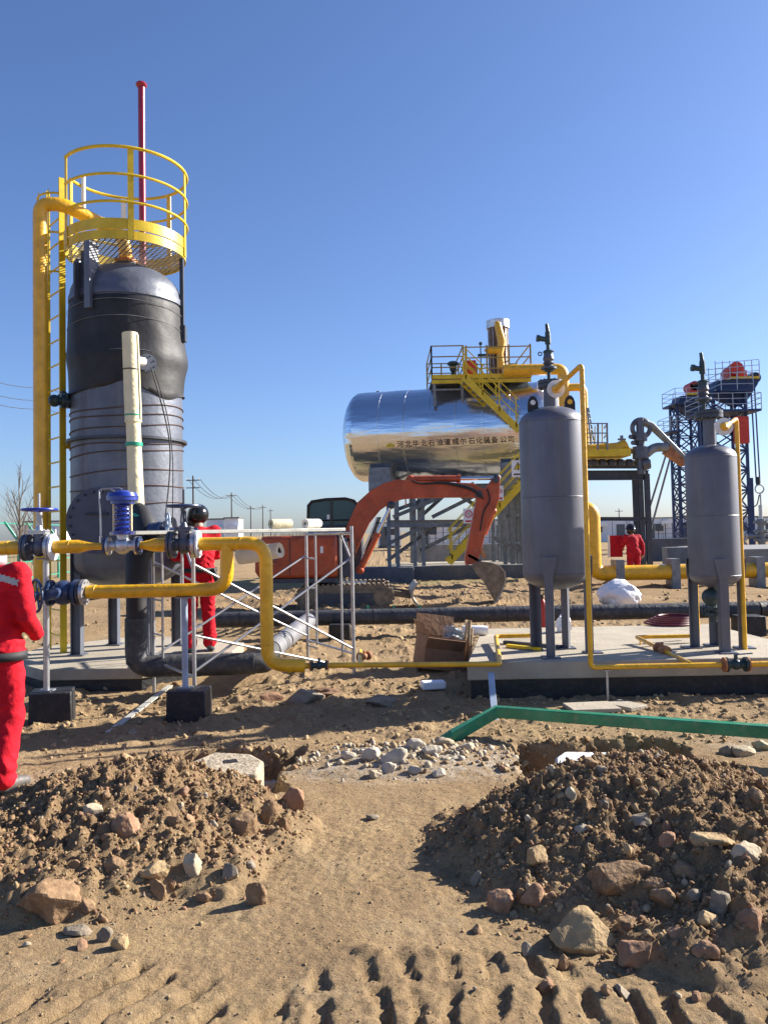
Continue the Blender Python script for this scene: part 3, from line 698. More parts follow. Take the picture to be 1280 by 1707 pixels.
for k in (-1, 1): MB().cyl(o+V((k*.078, 0, .12)), o+V((k*.078, 0, .40)), .011, n=10).build('pillar', 'cream', t)
MB().cyl(o+V((0, 0, .375)), o+V((0, 0, .405)), .10, n=24).cyl(o+V((0, 0, .405)), o+V((0, 0, .44)), .135, n=28).cyl(o+V((0, 0, .44)), o+V((0, 0, .475)), .135, .12, n=28).cyl(o+V((0, 0, .475)), o+V((0, 0, .495)), .08, .05, n=20).build('diaphragm_case', 'blue', t)
flange(o+V((0, 0, .44)), UP, .14, .006, 28, 12).build('case_bolts', 'blue', t)
MB().tube([o+V((0, 0, .5)), o+V((-.03, 0, .52)), o+V((-.21, 0, .51)), o+V((-.2, 0, .3)), o+V((-.195, 0, .06))], .008, 8, .03).build('sensing_tube', 'galv', t)
MB().cyl(o+V((-.195, 0, .03)), o+V((-.195, 0, .09)), .014).build('tube_fitting', 'silver', t)
# lower blue butterfly valve with big handwheel facing the camera
o = V((X_(106), PY, zl)); t = thing('butterfly_valve', 'dark blue valve with large upright handwheel beside the left worker', 'valve', o)
MB().cyl(o-V((.10, 0, 0)), o+V((.10, 0, 0)), .075, n=20).ball(o, .11, 20, 12).cyl(o, o+V((-.04, -.28, 0)), .05).build('body', 'navy', t)
for k in (-1, 1): flange(o+V((k*.115, 0, 0)), (1, 0, 0), .115, .03, 28, 8).build('flange', 'navy', t)
flange(o+V((.185, 0, 0)), (1, 0, 0), .115, .03, 28, 8).build('mating_flange', 'silver', t)
flange(o+V((.15, 0, 0)), (1, 0, 0), .112, .02, 28, 8).build('gasket_flange', 'dkgrey', t)
wheel(o+V((-.10, -.33, .0)), (-.8, -.75, .0), .135, .012, 5, .25).build('handwheel', 'navy', t)
seg([(X_(40), PY, zl), (X_(86), PY, zl)], RL)
g = V((X_(40), PY, zl)); seg([g, g+V((-.12, .0, 0)), g+V((-.2, .1, -.35)), g+V((-.2, .1, -.95))], RL, 'pipe', .1, 'dkgrey')
# support posts on black blocks
b1, top1 = block(88, 1165, 7.2, .36, .30, .30, 'larger black block under the left support post', rz=.25)
b2, top2 = block(316, 1167, 7.15, .345, .29, .30, 'black square block under the support post in front of the scaffold')
for px, top, zz, lab in ((78, top1, zu-.1, 'slim grey post holding up the left gate valve'), (309, top2, zl-.065, 'slim grey post under the lower yellow pipe near the welder')):
    x = W(px, 1100, PY).x; p = thing('support_post', lab, 'post', (x, PY, top.z))
    MB().cyl((x, PY, top.z), (x, PY, zz), .027, n=14).build('post', 'galv' if px < 100 else 'paleblue', p)
    MB().box((x, PY, top.z+.007), (.12, .12, .012)).build('base_plate', 'steel', p)
    MB().box((x, PY, zz), (.14, .1, .012)).build('saddle', 'steel', p)
x = W(308, 1000, PY).x
# inline thin-line valves
def inline(o, ax, s, label, m='teal', lever=True):
    o = V(o); t = thing('ball_valve', label, 'valve', o); ax = V(ax).normalized()
    MB().ball(o, s, 14, 10).cyl(o-ax*s*2, o+ax*s*2, s*.7, n=14).build('body', m, t)
    for k in (-1, 1):
        flange(o+ax*k*s*1.7, ax, s*1.35, s*.3, 20, 4, .78, .12).build('flange', m, t); flange(o+ax*k*s*2.15, ax, s*1.35, s*.3, 20, 4, .78, .12).build('mating_flange', 'rust', t)
    MB().cyl(o, o+V((0, 0, s*1.8)), s*.35, n=10).build('stem', m, t)
    if lever: MB().bar(o+V((0, 0, s*1.8)), o+V((0, 0, s*1.8))+ax*s*3+V((0, -.01, .01)), s*.4, s*.2).build('lever', 'navy', t)
    return t
inline(V((X_(528), PY+.03, zb)), (1, .05, 0), .036, 'dark green valve where the thin yellow line begins', lever=False)
inline(W(607, 1094, 7.8), (.6, .8, 0), .032, 'rusty little valve half buried behind the thin yellow line', 'rust', lever=False)
# right pad
zt = .35
yf_ = G(1000, 1101, zt).y; yb_ = G(1000, 1044, zt).y
xl = W(778, 1100, yf_).x; xbl = W(803, 1048, yb_).x
pad('vessel_pad', [(xl, yf_), (4.3, yf_), (4.2, 8.4), (W(1183, 1046, yb_).x, yb_), (xbl-.0, yb_)], .185, zt, -.35, 'large pale concrete pad with black sides under the two grey vessels')
# ---------------------------------------------------------------- vessels
def vessel(px_mid, py_mid, Y, r, zb, ztop, legs, label, necklen, neckr, capr):
    x = W(px_mid, py_mid, Y).x; o = V((x, Y, 0)); t = thing('buffer_vessel', label, 'pressure vessel', (x, Y, zt))
    hh = r*.52; pr = [(.001, zb)]+[(r*math.cos(PI/2*k/10), zb+hh-hh*math.sin(PI/2*k/10)) for k in range(9, -1, -1)]+[(r, zb+hh+.01)]
    pr += [(r*math.cos(PI/2*k/10), ztop-hh+hh*math.sin(PI/2*k/10)) for k in range(10)]+[(.001, ztop)]
    MB().lathe(pr, o, n=56).build('shell', 'vessel', t)
    for z in (zb+hh, ztop-hh, (zb+ztop)/2): MB().ring(o+V((0, 0, z)), r, .004, n=56, k=6).build('weld_seam', 'vessel', t)
    for a, lr in legs:
        p = o+V((lr*math.cos(R(a)), lr*math.sin(R(a)), 0)); rd = V((math.cos(R(a)), math.sin(R(a)), 0)); tg = rd.cross(UP)
        MB().bar(p+V((0, 0, zt+.012)), p+V((0, 0, zb+hh+.12)), .085, .012, up=rd).bar(p+tg*.04-rd*.04+V((0, 0, zt+.012)), p+tg*.04-rd*.04+V((0, 0, zb+hh+.1)), .012, .075, up=rd).build('leg', 'vessel', t)
        MB().box(p+V((0, 0, zt+.007)), (.17, .17, .012)).build('base_plate', 'vessel', t)
        MB().prism([p+rd*.008+tg*i+V((0, 0, zb+hh+j)) for i, j in ((-.09, .17), (.09, .17), (.05, -.02), (-.05, -.02))], rd*.012).build('leg_pad', 'vessel', t)
    MB().cyl(o+V((0, 0, ztop-.02)), o+V((0, 0, ztop+necklen)), neckr, n=24).build('neck', 'vessel', t)
    flange(o+V((0, 0, ztop+necklen+.02)), UP, capr, .035, 32, 12).build('flange', 'dkgrey', t)
    flange(o+V((0, 0, ztop+necklen+.06)), UP, capr, .035, 32, 12, bs=.06).build('blind_flange', 'dkgrey', t)
    return t, x, ztop
VY = G(917, 1097, zt).y+.33
v1, vx1, vt1 = vessel(922, 830, VY, .328, W(925, 986, VY).z+.02, W(920, 672, VY-.1).z-.02, ((247, .345), (352, .345), (128, .32), (62, .32)), 'larger grey vertical vessel with two black lifting lugs nearer the middle', .19, .072, .125)
v2, vx2, vt2 = vessel(1187, 860, VY+.03, .25, W(1187, 980, VY).z+.0, W(1180, 736, VY-.1).z-.02, ((265, .27), (5, .285), (150, .25), (75, .25)), 'smaller grey vertical vessel at the right of the pad', .27, .062, .135)
for dx, a in ((-.195, 1), (.18, 1)):
    p = V((vx1+dx, VY-.06, vt1-.07)); b = MB()
    b.prism([p+V((i*.053, 0, j)) for i, j in ((-1, -.06), (1, -.06), (1, .10), (.72, .145), (.3, .17), (-.3, .17), (-.72, .145), (-1, .10))], (0, .02, 0))
    b.build('lifting_lug', 'black', v1); MB().cyl(p+V((0, -.0125, .105)), p+V((0, .0125, .105)), .026, n=16).build('lug_eye', 'lime' if dx < 0 else 'yellow', v1)
def relief(x, Y, z, s, label):
    o = V((x, Y, z)); t = thing('relief_valve', label, 'relief valve', o)
    MB().cyl(o, o+V((0, 0, .17*s)), .03*s).build('stub', 'teal', t)
    flange(o+V((0, 0, .175*s)), UP, .075*s, .03, 20, 6).build('flange', 'teal', t)
    MB().lathe([(r_, h_*s) for r_, h_ in ((.04, .18), (.055, .22), (.04, .25), (.058, .28), (.045, .31), (.058, .35), (.05, .40), (.045, .45))], o, n=16).build('body', 'cast', t)
    for i, h in enumerate((.20,)): flange(o+V((0, 0, h*s)), UP, .08, .02, 20, 6).build('flange', 'cast', t)
    flange(o+V((0, 0, .45*s)), UP, .075*s, .05, 20, 6).build('flange', 'teal', t)
    MB().cyl(o+V((0, 0, .47*s)), o+V((0, 0, .50*s)), .06, .03).cyl(o+V((0, 0, .49*s)), o+V((0, 0, .62*s)), .020).build('spindle', 'teal', t)
    MB().cyl(o+V((0, 0, .60*s)), o+V((0, 0, .80*s)), .032, .028, n=12).cyl(o+V((0, 0, .80*s)), o+V((-.01, 0, .93*s)), .022, .016, n=12).cyl(o+V((0, 0, .67*s)), o+V((-.11, -.02, .69*s)), .025, .03, n=12).build('bonnet', 'teal', t)
    MB().cyl(o+V((-.09, -.02, .685*s)), o+V((-.12, -.02, .69*s)), .036, n=12).build('outlet', 'teal', t)
    MB().ring(o+V((-.085, 0, .44*s)), .018, .006, (0, 1, 0), 14, 6).build('lifting_eye', 'teal', t)
    return t
relief(vx1-.01, VY, vt1+.25+.02, .63, 'green safety relief valve stacked on the larger vessel')
relief(vx2-.05, VY+.03, vt2+.34, .66, 'green safety relief valve stacked on the smaller vessel')
# side flange and downcomers
def downcomer(x, Y, zf, top, px_b, zbot, pts_after, label, r=.024):
    o = V((x, Y-.02, zf)); t = thing('downcomer_pipe', label, 'pipe', (top.x, top.y, zbot)); ax = V((-.05, -1, .0)).normalized()
    MB().cyl(o+V((0, 0, 0)), o+ax*.12, .04).build('nozzle', 'vessel', t)
    flange(o+ax*.13, ax, .088, .02, 28, 4, .76, .11).build('flange', 'lime', t)
    MB().tube([o+ax*.12, o+ax*.20, o+ax*.20+(top-o-ax*.2)*.25], [.05, .035, .026], 14).build('reducer', 'yellow', t)
    MB().tube([o+ax*.19, top]+pts_after, r, 16, .05, 6).build('pipe', 'yellow', t); return t
tp1 = W(964, 608, 8.75); x1 = W(977, 870, 7.42).x
tp1 = W(965, 608, 7.42); zr = W(1100, 1110, 7.42).z
xr = W(1201, 1108, 7.42).x
t = downcomer(vx1+.01, VY-.1, W(918, 650, VY-.2).z, V((x1, 7.42, tp1.z)), 0, zr, [V((x1, 7.42, zr)), V((xr, 7.42, zr))], 'slim yellow pipe looping off the larger vessel down to the pad edge')
tp2 = W(1222, 698, 8.1); x2 = W(1234, 890, 8.1).x
zz2 = W(1260, 1087, 8.1).z
downcomer(vx2+.05, VY-.07, W(1190, 712, VY-.2).z, V((x2, 8.1, tp2.z)), 0, zz2, [V((x2, 8.1, zz2)), V((x2+1.1, 8.1, zz2))], 'slim yellow pipe dropping beside the smaller vessel', .022)
inline(V((W(1226, 1107, 7.42).x, 7.42, zr)), (1, 0, 0), .05, 'dark green valve at the right end of the pad edge line')
t = thing('outlet_pipe', 'yellow pipe leaving the right edge along the pad front', 'pipe', (4, 7.42, zr))
MB().tube([V((W(1250, 1107, 7.42).x, 7.42, zr)), V((5.0, 7.42, zr))], .026, 14).build('pipe', 'yellow', t)
bp_ = thing('drain_pipe', 'thin yellow drain line crossing the pad from the smaller vessel', 'pipe', (3, 8.5, zr))
j0 = V((W(1150, 1110, 7.42).x, 7.42, zr+.015)); j1 = G(1060, 1062, .42); j2 = V((W(1163, 1062, j1.y).x, j1.y, .42))
MB().tube([j0, j1, j2, j2+V((0, 0, .62))], .021, 14, .03).build('pipe', 'yellow', bp_)
MB().cyl(j0.lerp(j1, .92)-V((0, 0, .02)), j0.lerp(j1, .92)-V((0, 0, .1)), .008).build('prop', 'yellow', bp_)
inline(j0.lerp(j1, .48), j1-j0, .042, 'rust-stained valve lying in the slanted drain line on the pad', 'rust', False)
sp_ = W(1011, 1113, 7.42); gz = h1(sp_.x, 7.6)
t = thing('pipe_prop', 'thin grey prop holding the yellow line in front of the pad', 'post', (sp_.x, 7.42, gz))
MB().cyl((sp_.x, 7.42, -.05), (sp_.x, 7.42, zr-.04), .013, n=10).build('rod', 'galv', t)
MB().box((sp_.x, 7.42, zr-.03), (.06, .05, .01)).build('saddle', 'galv', t)
# yellow pipes and red drums behind the vessels
t = thing('elbow_pipe', 'short yellow pipe rising behind the smaller vessel leg', 'pipe', (j2.x, j2.y+.3, .3))
MB().tube([W(1160, 985, 8.9), W(1163, 1045, 8.9)], .02, 12).build('pipe', 'yellow', t)
t = thing('flange_stack', 'dark valve and flange hanging under the smaller vessel', 'valve', (vx2, VY+.1, .7))
MB().cyl((vx2, VY+.1, .98), (vx2, VY+.1, .62), .035).build('stub', 'teal', t)
flange((vx2, VY+.1, .70), UP, .11, .03).build('flange', 'teal', t); flange((vx2, VY+.1, .76), UP, .11, .03).build('flange', 'teal', t); MB().ball((vx2-.06, VY, .88), .09).build('body', 'teal', t)
# ---------------------------------------------------------------- scaffold
A = V((W(323, 1000, 7.55).x, 7.55, 0)); B = V((W(588, 1000, 8.8).x, 8.8, 0)); C_ = V((W(512, 1000, 10.0).x, 10.0, 0)); D = V((W(256, 1000, 8.55).x, 8.55, 0))
zs = W(590, 886, 8.8).z
sc = thing('scaffold', 'knee-braced tubular steel scaffold tower in front of the red excavator', 'scaffold', ((A+B+C_+D)/4))
def T(a, b, r=.021, name='tube'): return MB().cyl(a, b, r*.88, n=12).build(name, 'galv', sc)
def z_(p, z): return V((p.x, p.y, z))
for P, Q in ((A, D), (B, C_)):
    for q in (P, Q): T(z_(q, h1(q.x, q.y, False)-.02), z_(q, zs+(.06 if q is B else 0)), .022, 'standard')
    u = (Q-P).normalized(); p1, p2 = P+u*.22, Q-u*.22
    T(z_(P, zs-.02), z_(Q, zs-.02), .019, 'ledger')
    T(z_(P+u*.30, zs), z_(P+u*.30, .25), .015, 'inner_tube'); T(z_(Q-u*.30, zs), z_(Q-u*.30, .25), .015, 'inner_tube')
    T(z_(P, .28), z_(Q, .28), .015, 'ledger')
    for k in range(4): T(z_(Q, zs-.32-.36*k), z_(Q-u*.30, zs-.32-.36*k), .012, 'rung')
    T(z_(P, zs-.34), z_(P+u*.3, zs-.02), .013, 'knee_brace')
for P, Q in ((A, B), (D, C_)):
    T(z_(P, zs-.28), z_(Q, .33), .014, 'cross_brace'); T(z_(P+V((0, .03, 0)), .33), z_(Q+V((0, .03, 0)), zs-.28), .014, 'cross_brace')
T(z_(A, zs-.95), z_(B, .12)-V((0, 0, 0)), .013, 'cross_brace')
for s0 in (.08, .52):
    p = A.lerp(D, s0)+V((-.42, -.30, zs+.025)); q = B.lerp(C_, s0)+V((-.02, 0, zs+.025))
    w = (D-A).normalized()*.18
    b = MB(); b.prism([p, q, q+w*2, p+w*2], (0, 0, .035)); dk = b.build('deck_plank', 'plank', sc, bevel=.004)
rl = (B-A).normalized()
def roll(px, Y, L_, r, m, label, core=True, dz=0, ang=0, cat='insulation roll', z=None):
    p = W(px, 870, Y); p.z = (zs+.045+r+dz) if z is None else z; d = (Matrix.Rotation(ang, 3, 'Z') @ rl)
    prof = [(r*.38, 0), (r*.97, 0), (r, .01), (r*1.01, L_*.3), (r*.985, L_*.6), (r, L_-.01), (r*.97, L_), (r*.38, L_), (r*.38, 0)]
    o = MB().lathe(prof, p-d*L_/2, d, n=28, fn=lambda t, h: r*.02*math.sin(3*t+h*9)).build('insulation_roll', m, smooth=50)
    return tag(o, label, cat)
roll(468, 8.55, .25, .052, 'creamroll', 'short cut pipe shell lying on the scaffold deck', cat='pipe shell')
roll(520, 8.8, .25, .052, 'mineral', 'loose white insulation roll at the right end of the scaffold deck', ang=.3)
p = W(430, 925, 8.9); p2 = W(462, 916, 8.7)
o = MB().lathe([(.03, 0), (.085, 0), (.09, .3), (.085, .55), (.08, .56), (.03, .55)], W(400, 928, 9.0), (W(464, 918, 8.7)-W(388, 930, 9.0)), n=26, fn=lambda t, h: .005*math.sin(3*t+h*5)).build('insulation_bag', 'mineral', smooth=50)
tag(o, 'fat white wrapped roll hung behind the drop of the yellow pipe', 'insulation roll')
# stacked spare frames and grating on the ground behind
gtp = W(520, 1015, 13.2)
t = thing('spare_frames', 'spare scaffold frames lying flat on the ground behind the scaffold', 'scaffold frames', (gtp.x, 13.4, .1))
for k in range(9):
    x = -2.9+k*.2; MB().bar((x-.1, 12.7, .16), (x+.25, 14.0, .2), .03, .05).build('slat', 'galv', t)
MB().bar((-3.0, 12.75, .19), (-1.2, 12.75, .19), .03, .05).build('rail', 'galv', t); MB().bar((-2.8, 13.95, .24), (-1.0, 13.95, .24), .03, .05).build('rail', 'galv', t)
# ---------------------------------------------------------------- people
def remesh(mb, name, m, parent, vox, smooth_it=6, wr=0, seed=0):
    o = mb.build(name, m, parent, smooth=0); me0 = o.data
    r = o.modifiers.new('r', 'REMESH'); r.mode = 'VOXEL'; r.voxel_size = vox; r.use_smooth_shade = True
    s = o.modifiers.new('s', 'SMOOTH'); s.iterations = smooth_it; s.factor = .6
    dg = bpy.context.evaluated_depsgraph_get(); me = bpy.data.meshes.new_from_object(o.evaluated_get(dg))
    o.modifiers.clear(); o.data = me; me.name = name
    if wr:
        n = len(me.vertices); c = np.empty(n*3); me.vertices.foreach_get('co', c); c = c.reshape(-1, 3)
        nn = np.empty(n*3); me.vertices.foreach_get('normal', nn); nn = nn.reshape(-1, 3)
        a = fbm(c[:, 0]*5+c[:, 2]*2.5+seed, c[:, 2]*11-c[:, 1]*6, 3, 50+seed)
        zz_ = c[:, 2]; ph = fbm(c[:, 0]*6+c[:, 1]*4, zz_*3+seed, 2, 60+seed)
        fold = (1-np.abs(np.sin(zz_*38+ph*4.5+c[:, 0]*9))*1.6)
        hgt = zz_+parent_loc(parent).z*0; k_ = sum(np.exp(-((zz_-q_)/w_)**2) for q_, w_ in ((.17, .09), (.52, .12), (.92, .10), (1.12, .10)))
        c += nn*(a*wr*.6+fold*wr*.55*np.clip(k_, .12, 1))[:, None]; me.vertices.foreach_set('co', c.ravel()); me.update()
    me.shade_smooth(); return o
def person(label, x, y, z, yaw, J, sc_=1.0, cloth='red', vox=.011, headgear='helmet', cat='person'):
    """J: joints in a body frame, +y is where the person faces, z up, metres"""
    t = thing('person', label, cat, (x, y, z)); rot = Matrix.Rotation(yaw, 3, 'Z'); base = V((x, y, z))
    def P(k): return base+rot @ (V(J[k] if isinstance(k, str) else k)*sc_)
    def side(n): return [P(n+'L'), P(n+'R')]
    b = MB()
    hd_ = V(J['head']); face = V(J.get('face', (0, 1, 0))).normalized()
    fx = face.cross(UP).normalized()
    def HP(a, f_, u): return P(tuple(hd_+fx*a+face*f_+V((0, 0, u))))
    b.ball(HP(0, -.005, .02), .098, 20, 14, (.86, 1, 1.12)); b.ball(HP(0, .03, -.05), .068, 16, 10, (.9, 1, 1))
    b.caps(HP(0, .095, .01), HP(0, .105, -.022), .010, .016, 8); b.ball(HP(0, .085, -.055), .018, 10, 6, (1.6, .7, .5)); b.ball(HP(0, .068, -.088), .026, 10, 6)
    for s_ in (-1, 1): b.ball(HP(s_*.086, -.01, -.01), .030, 10, 8, (.35, .6, 1)); b.ball(HP(s_*.033, .078, .018), .016, 8, 6)
    nk = P('neck'); b.caps(nk, HP(0, -.01, -.05), .058, .055)
    ch = P('chest'); pv = P('pelvis'); b.caps(ch, pv, .12, .115); b.caps(nk-V((0, 0, .06)), ch, .07, .12)
    for s_ in ('L', 'R'):
        sh, el, wr_, hp, kn, an = [P(k+s_) for k in ('sh', 'el', 'wr', 'hp', 'kn', 'an')]
        b.caps(ch+V((0, 0, .08)), sh, .08, .055); b.caps(sh, el, .05, .038); b.caps(el, wr_, .038, .026)
        b.caps(pv, hp, .11, .09); b.caps(hp, kn, .08, .055); b.caps(kn, an, .055, .036)
        b.caps(an, an+rot @ V((0, .12, -.05)), .035, .03)
        hdv = V(J.get('hand'+s_, (0, .3, -1))).normalized(); hv = (rot @ hdv); sd_ = hv.cross(rot @ V((0, 1, 0)) if abs(hdv.y) < .9 else UP).normalized()
        pm = wr_+hv*.055; b.caps(wr_, pm, .026, .034); b.caps(pm-sd_*.02, pm+sd_*.02, .024, .024)
        for k, (o_, l) in enumerate(((-.030, .062), (-.010, .072), (.010, .068), (.030, .054))):
            q = pm+hv*.03+sd_*o_; cu = hv.cross(sd_)*(1 if s_ == 'L' else -1)
            q1 = q+hv*l*.55+cu*.008; b.caps(q, q1, .0105, .0095, 8); b.caps(q1, q1+hv*l*.4+cu*.022, .0095, .008, 8)
        q = pm-sd_*.03; b.caps(q-hv*.02, q-sd_*.028+hv*.015, .013, .011, 8); b.caps(q-sd_*.028+hv*.015, q-sd_*.032+hv*.042, .011, .009, 8)
    body = remesh(b, 'body', 'skin', t, vox*.75, 3)
    b = MB(); b.caps(ch+V((0, 0, .02)), P((J['pelvis'][0], J['pelvis'][1], J['pelvis'][2]+.08)), .162, .148, 16)
    b.caps(P((J['chest'][0]-.075, J['chest'][1], J['chest'][2]+.03)), P((J['pelvis'][0]-.05, J['pelvis'][1], J['pelvis'][2])), .12, .13, 16)
    b.caps(P((J['chest'][0]+.075, J['chest'][1], J['chest'][2]+.03)), P((J['pelvis'][0]+.05, J['pelvis'][1], J['pelvis'][2])), .12, .13, 16)
    b.caps(nk-V((0, 0, .035)), nk-V((0, 0, .10)), .066, .11, 16)
    for s_ in ('L', 'R'):
        sh, el, wr_, hp, kn, an = [P(k+s_) for k in ('sh', 'el', 'wr', 'hp', 'kn', 'an')]
        b.caps(nk-V((0, 0, .09)), sh, .070, .074, 14); b.caps(ch+V((0, 0, .05)), sh, .12, .085, 14)
        b.caps(sh, el, .074, .060, 14); b.caps(el, wr_, .060, .050, 14)
        b.caps(hp+V((0, 0, .04)), kn, .108, .083, 14); b.caps(kn, an+V((0, 0, .03)), .083, .080, 14); b.caps(pv, hp, .13, .125, 14)
        b.caps(an+V((0, 0, .07)), an+V((0, 0, .00)), .078, .082, 14)
    cv = remesh(b, 'coverall', cloth, t, vox, 4, .014*sc_, int(abs(x*7)) % 5)
    for s_ in ('L', 'R'):
        an = P('an'+s_); b = MB(); fw = rot @ V(J.get('toe'+s_, (0, 1, 0))).normalized()
        dz = V((0, 0, an.z-.075*sc_-(base.z if 'lift'+s_ not in J else base.z+J['lift'+s_])))
        b.caps(an, an-V((0, 0, .04)), .055, .055); b.caps(an-V((0, 0, .045))-fw*.03, an-V((0, 0, .05))+fw*.10, .045, .040); b.caps(an-V((0, 0, .05))+fw*.10, an-V((0, 0, .058))+fw*.165, .042, .034)
        remesh(b, 'boot', 'leather', t, vox*.9, 2)
        sm = MB(); sd_ = fw.cross(UP); q = an-V((0, 0, .105))
        sm.prism([q+fw*a+sd_*w for a, w in ((-.08, -.03), (-.05, -.042), (.10, -.05), (.18, -.035), (.20, 0), (.18, .035), (.10, .05), (-.05, .042), (-.08, .03))], (0, 0, .022)); sm.build('sole', 'blackgloss', t)
    return t, P, HP, rot
stand = dict(head=(0, .02, 1.66), neck=(0, 0, 1.50), chest=(0, 0, 1.28), pelvis=(0, 0, .96), shL=(-.19, 0, 1.43), shR=(.19, 0, 1.43), elL=(-.27, -.02, 1.14), elR=(.27, -.02, 1.14), wrL=(-.27, .10, .90), wrR=(.27, .10, .90),
    hpL=(-.09, 0, .92), hpR=(.09, 0, .92), knL=(-.11, .01, .50), knR=(.11, .01, .50), anL=(-.12, -.02, .105), anR=(.12, -.02, .105))
# near worker at the left edge
gp_ = W(6, 1318, 4.72); PYn = G(10, 1318).y; gx = W(-12, 1310, PYn).x; gzz = h1(gx, PYn, False)
Jn = dict(stand); Jn.update(head=(-.17, .10, 1.63), neck=(-.02, .03, 1.50), chest=(0, 0, 1.29), shR=(.195, -.02, 1.41), elR=(.265, -.03, 1.13), wrR=(.20, .17, 1.01), handR=(-.6, 1, -.1), elL=(-.27, .05, 1.14), wrL=(-.1, .25, 1.1), handL=(.5, .8, .3),
    knR=(.115, .03, .50), anR=(.125, -.08, .12), knL=(-.13, .08, .5), anL=(-.14, .10, .105), toeR=(.35, .9, 0), face=(-.2, .95, -.15))
wk, P, HP, rot = person('worker in bright red coverall with black belt seen from behind at the left edge', gx, PYn, gzz, -.15, Jn, .985)
b = MB(); n = 40
def belt(P, z, rx, ry, h, m, par, nm, thick=.012, cx=0, cy=0):
    mb = MB(); prof = []
    pts_o = [P((cx+rx*math.cos(2*PI*k/36), cy+ry*math.sin(2*PI*k/36), z)) for k in range(36)]
    vs = []; fs = []
    for p in pts_o: vs += [p-V((0, 0, h/2)), p+V((0, 0, h/2))]
    for k in range(36): a = 2*k; c = 2*((k+1) % 36); fs.append((a, c, c+1, a+1))
    mb.add(vs, fs); o = mb.build(nm, m, par, smooth=60); s = o.modifiers.new('s', 'SOLIDIFY'); s.thickness = thick; s.offset = 1; return o
belt(P, .885, .218, .172, .055, 'dkcloth', wk, 'belt', .006)
# reflective yoke band sewn across the back and shoulders
cvm = [c for c in wk.children if c.name.startswith('coverall')][0].data; cvm.materials.append(M['reflect'])
for pg in cvm.polygons:
    c = pg.center; lx = (rot.transposed() @ c)/.985
    if abs(lx.z-(1.405-.30*max(0, abs(lx.x)-.09))) < .021 and abs(lx.x) < .24: pg.material_index = 1
belt(P, 1.50, .083, .085, .06, 'reflect', wk, 'collar', .010, -.02, .02)
bb = MB(); bb.lathe([(.001, .115), (.05, .105), (.088, .06), (.105, 0), (.104, -.04)], HP(0, -.008, .03), UP, n=28); bb.build('hair', 'hair', wk)
# welder
gz0 = .20; wxp = W(333, 1050, 9.75)
Jw = dict(stand); Jw.update(head=(.0, .05, 1.61), face=(-.75, .6, -.25), elR=(.24, .08, 1.15), wrR=(.10, .28, 1.10), handR=(-.3, 1, .1), elL=(-.27, .08, 1.15), wrL=(-.12, .28, 1.12), handL=(.3, 1, .1), toeR=(.3, 1, 0))
wd, P, HP, rot = person('welder in dusty red coverall with glossy black welding helmet behind the scaffold', wxp.x, 9.75, .205, .45, Jw, 1.01, 'red', .013)
hp = MB(); hp.ball(HP(0, -.01, .035), .135, 24, 16, (.95, 1.08, .95)); hp.ball(HP(0, .05, -.05), .11, 20, 12, (1, .9, 1.2)); remesh(hp, 'welding_helmet', 'blackgloss', wd, .009, 3)
MB().box(HP(-.0, .155, .0), (.10, .02, .06), rot=Matrix.Rotation(.45+.9, 3, 'Z')).build('visor_window', 'glass', wd)
belt(P, .975, .205, .165, .05, 'dkcloth', wd, 'belt')
mb = MB(); mb.tube([P((.13, -.14, .99)), P((.16, -.16, .9)), P((.20, -.13, .8))], .035, 8); mb.build('tool_pouch', 'dkcloth', wd)
# far worker
Jf = dict(stand); Jf.update(face=(.3, .9, -.2), head=(.02, .16, 1.55), neck=(.01, .10, 1.42), chest=(0, .06, 1.22), shL=(-.18, .08, 1.35), shR=(.20, .08, 1.34), elL=(-.26, .12, 1.17), wrL=(-.13, .3, 1.12), wrR=(.30, .03, .88))
fy = 22.0; fp = W(1054, 880, fy)
fw, P, HP, rot = person('distant worker in wine red coverall and dark helmet standing behind the large yellow pipe', fp.x, fy, fp.z-1.60, .2, Jf, 1.0, 'red2', .018)
MB().lathe([(.001, .15), (.06, .14), (.115, .09), (.13, .02), (.145, .0), (.14, -.01)], HP(0, -.005, .02), UP, n=28).ball(HP(0, -.03, -.03), .12, 16, 10, (.95, .9, 1.05)).build('helmet', 'blackgloss', fw)
mb = MB().box((fp.x-.40, fy+.25, fp.z-.50), (.34, .05, .60)); tag(mb.build('red_board', 'red2'), 'red board with pale edge held beside the distant worker', 'board')
tag(MB().box((fp.x-.60, fy+.25, fp.z-.50), (.05, .06, .62)).build('white_batten', 'white'), 'white batten standing against the red board', 'batten')
# ---------------------------------------------------------------- mid distance: concrete walls
def wall(name, x0, x1, y0, y1, z0, z1, m, label, cat='retaining wall'):
    o = MB().box(((x0+x1)/2, (y0+y1)/2, (z0+z1)/2), (x1-x0, y1-y0, z1-z0)).build(name, m, bevel=.02); return tag(o, label, cat)
K = 28.0
def WX(px, Y=K): return W(px, 880, Y).x
py0 = 26.6; zt1 = W(760, 943, 26.6).z
wall('low_wall', WX(640, 26.6), WX(880, 26.6), 26.6, 27.0, -.3, zt1, 'concdk', 'low dark concrete wall in front of the silver tank frame')
wall('tank_footing', WX(646, 27.02), WX(965, 27.02), 27.02, 31.5, -.3, zt1-.04, 'conc', 'pale concrete footing slab under the silver tank frame', 'concrete pad')
wall('low_wall', WX(900, 26.6), WX(1180, 26.6), 26.5, 26.9, -.3, zt1-.1, 'concdk', 'low dark concrete wall behind the two grey vessels')
wall('bund_wall', WX(690, 34), WX(885, 34), 34, 34.4, -.2, W(790, 907, 34).z, 'concgrey', 'grey bund wall behind the tank frame legs', 'wall')
wall('low_wall', WX(1110, 31), WX(1165, 31), 31, 31.6, -.2, W(1140, 912, 31).z, 'concgrey', 'grey concrete plinth to the right of the distant worker')
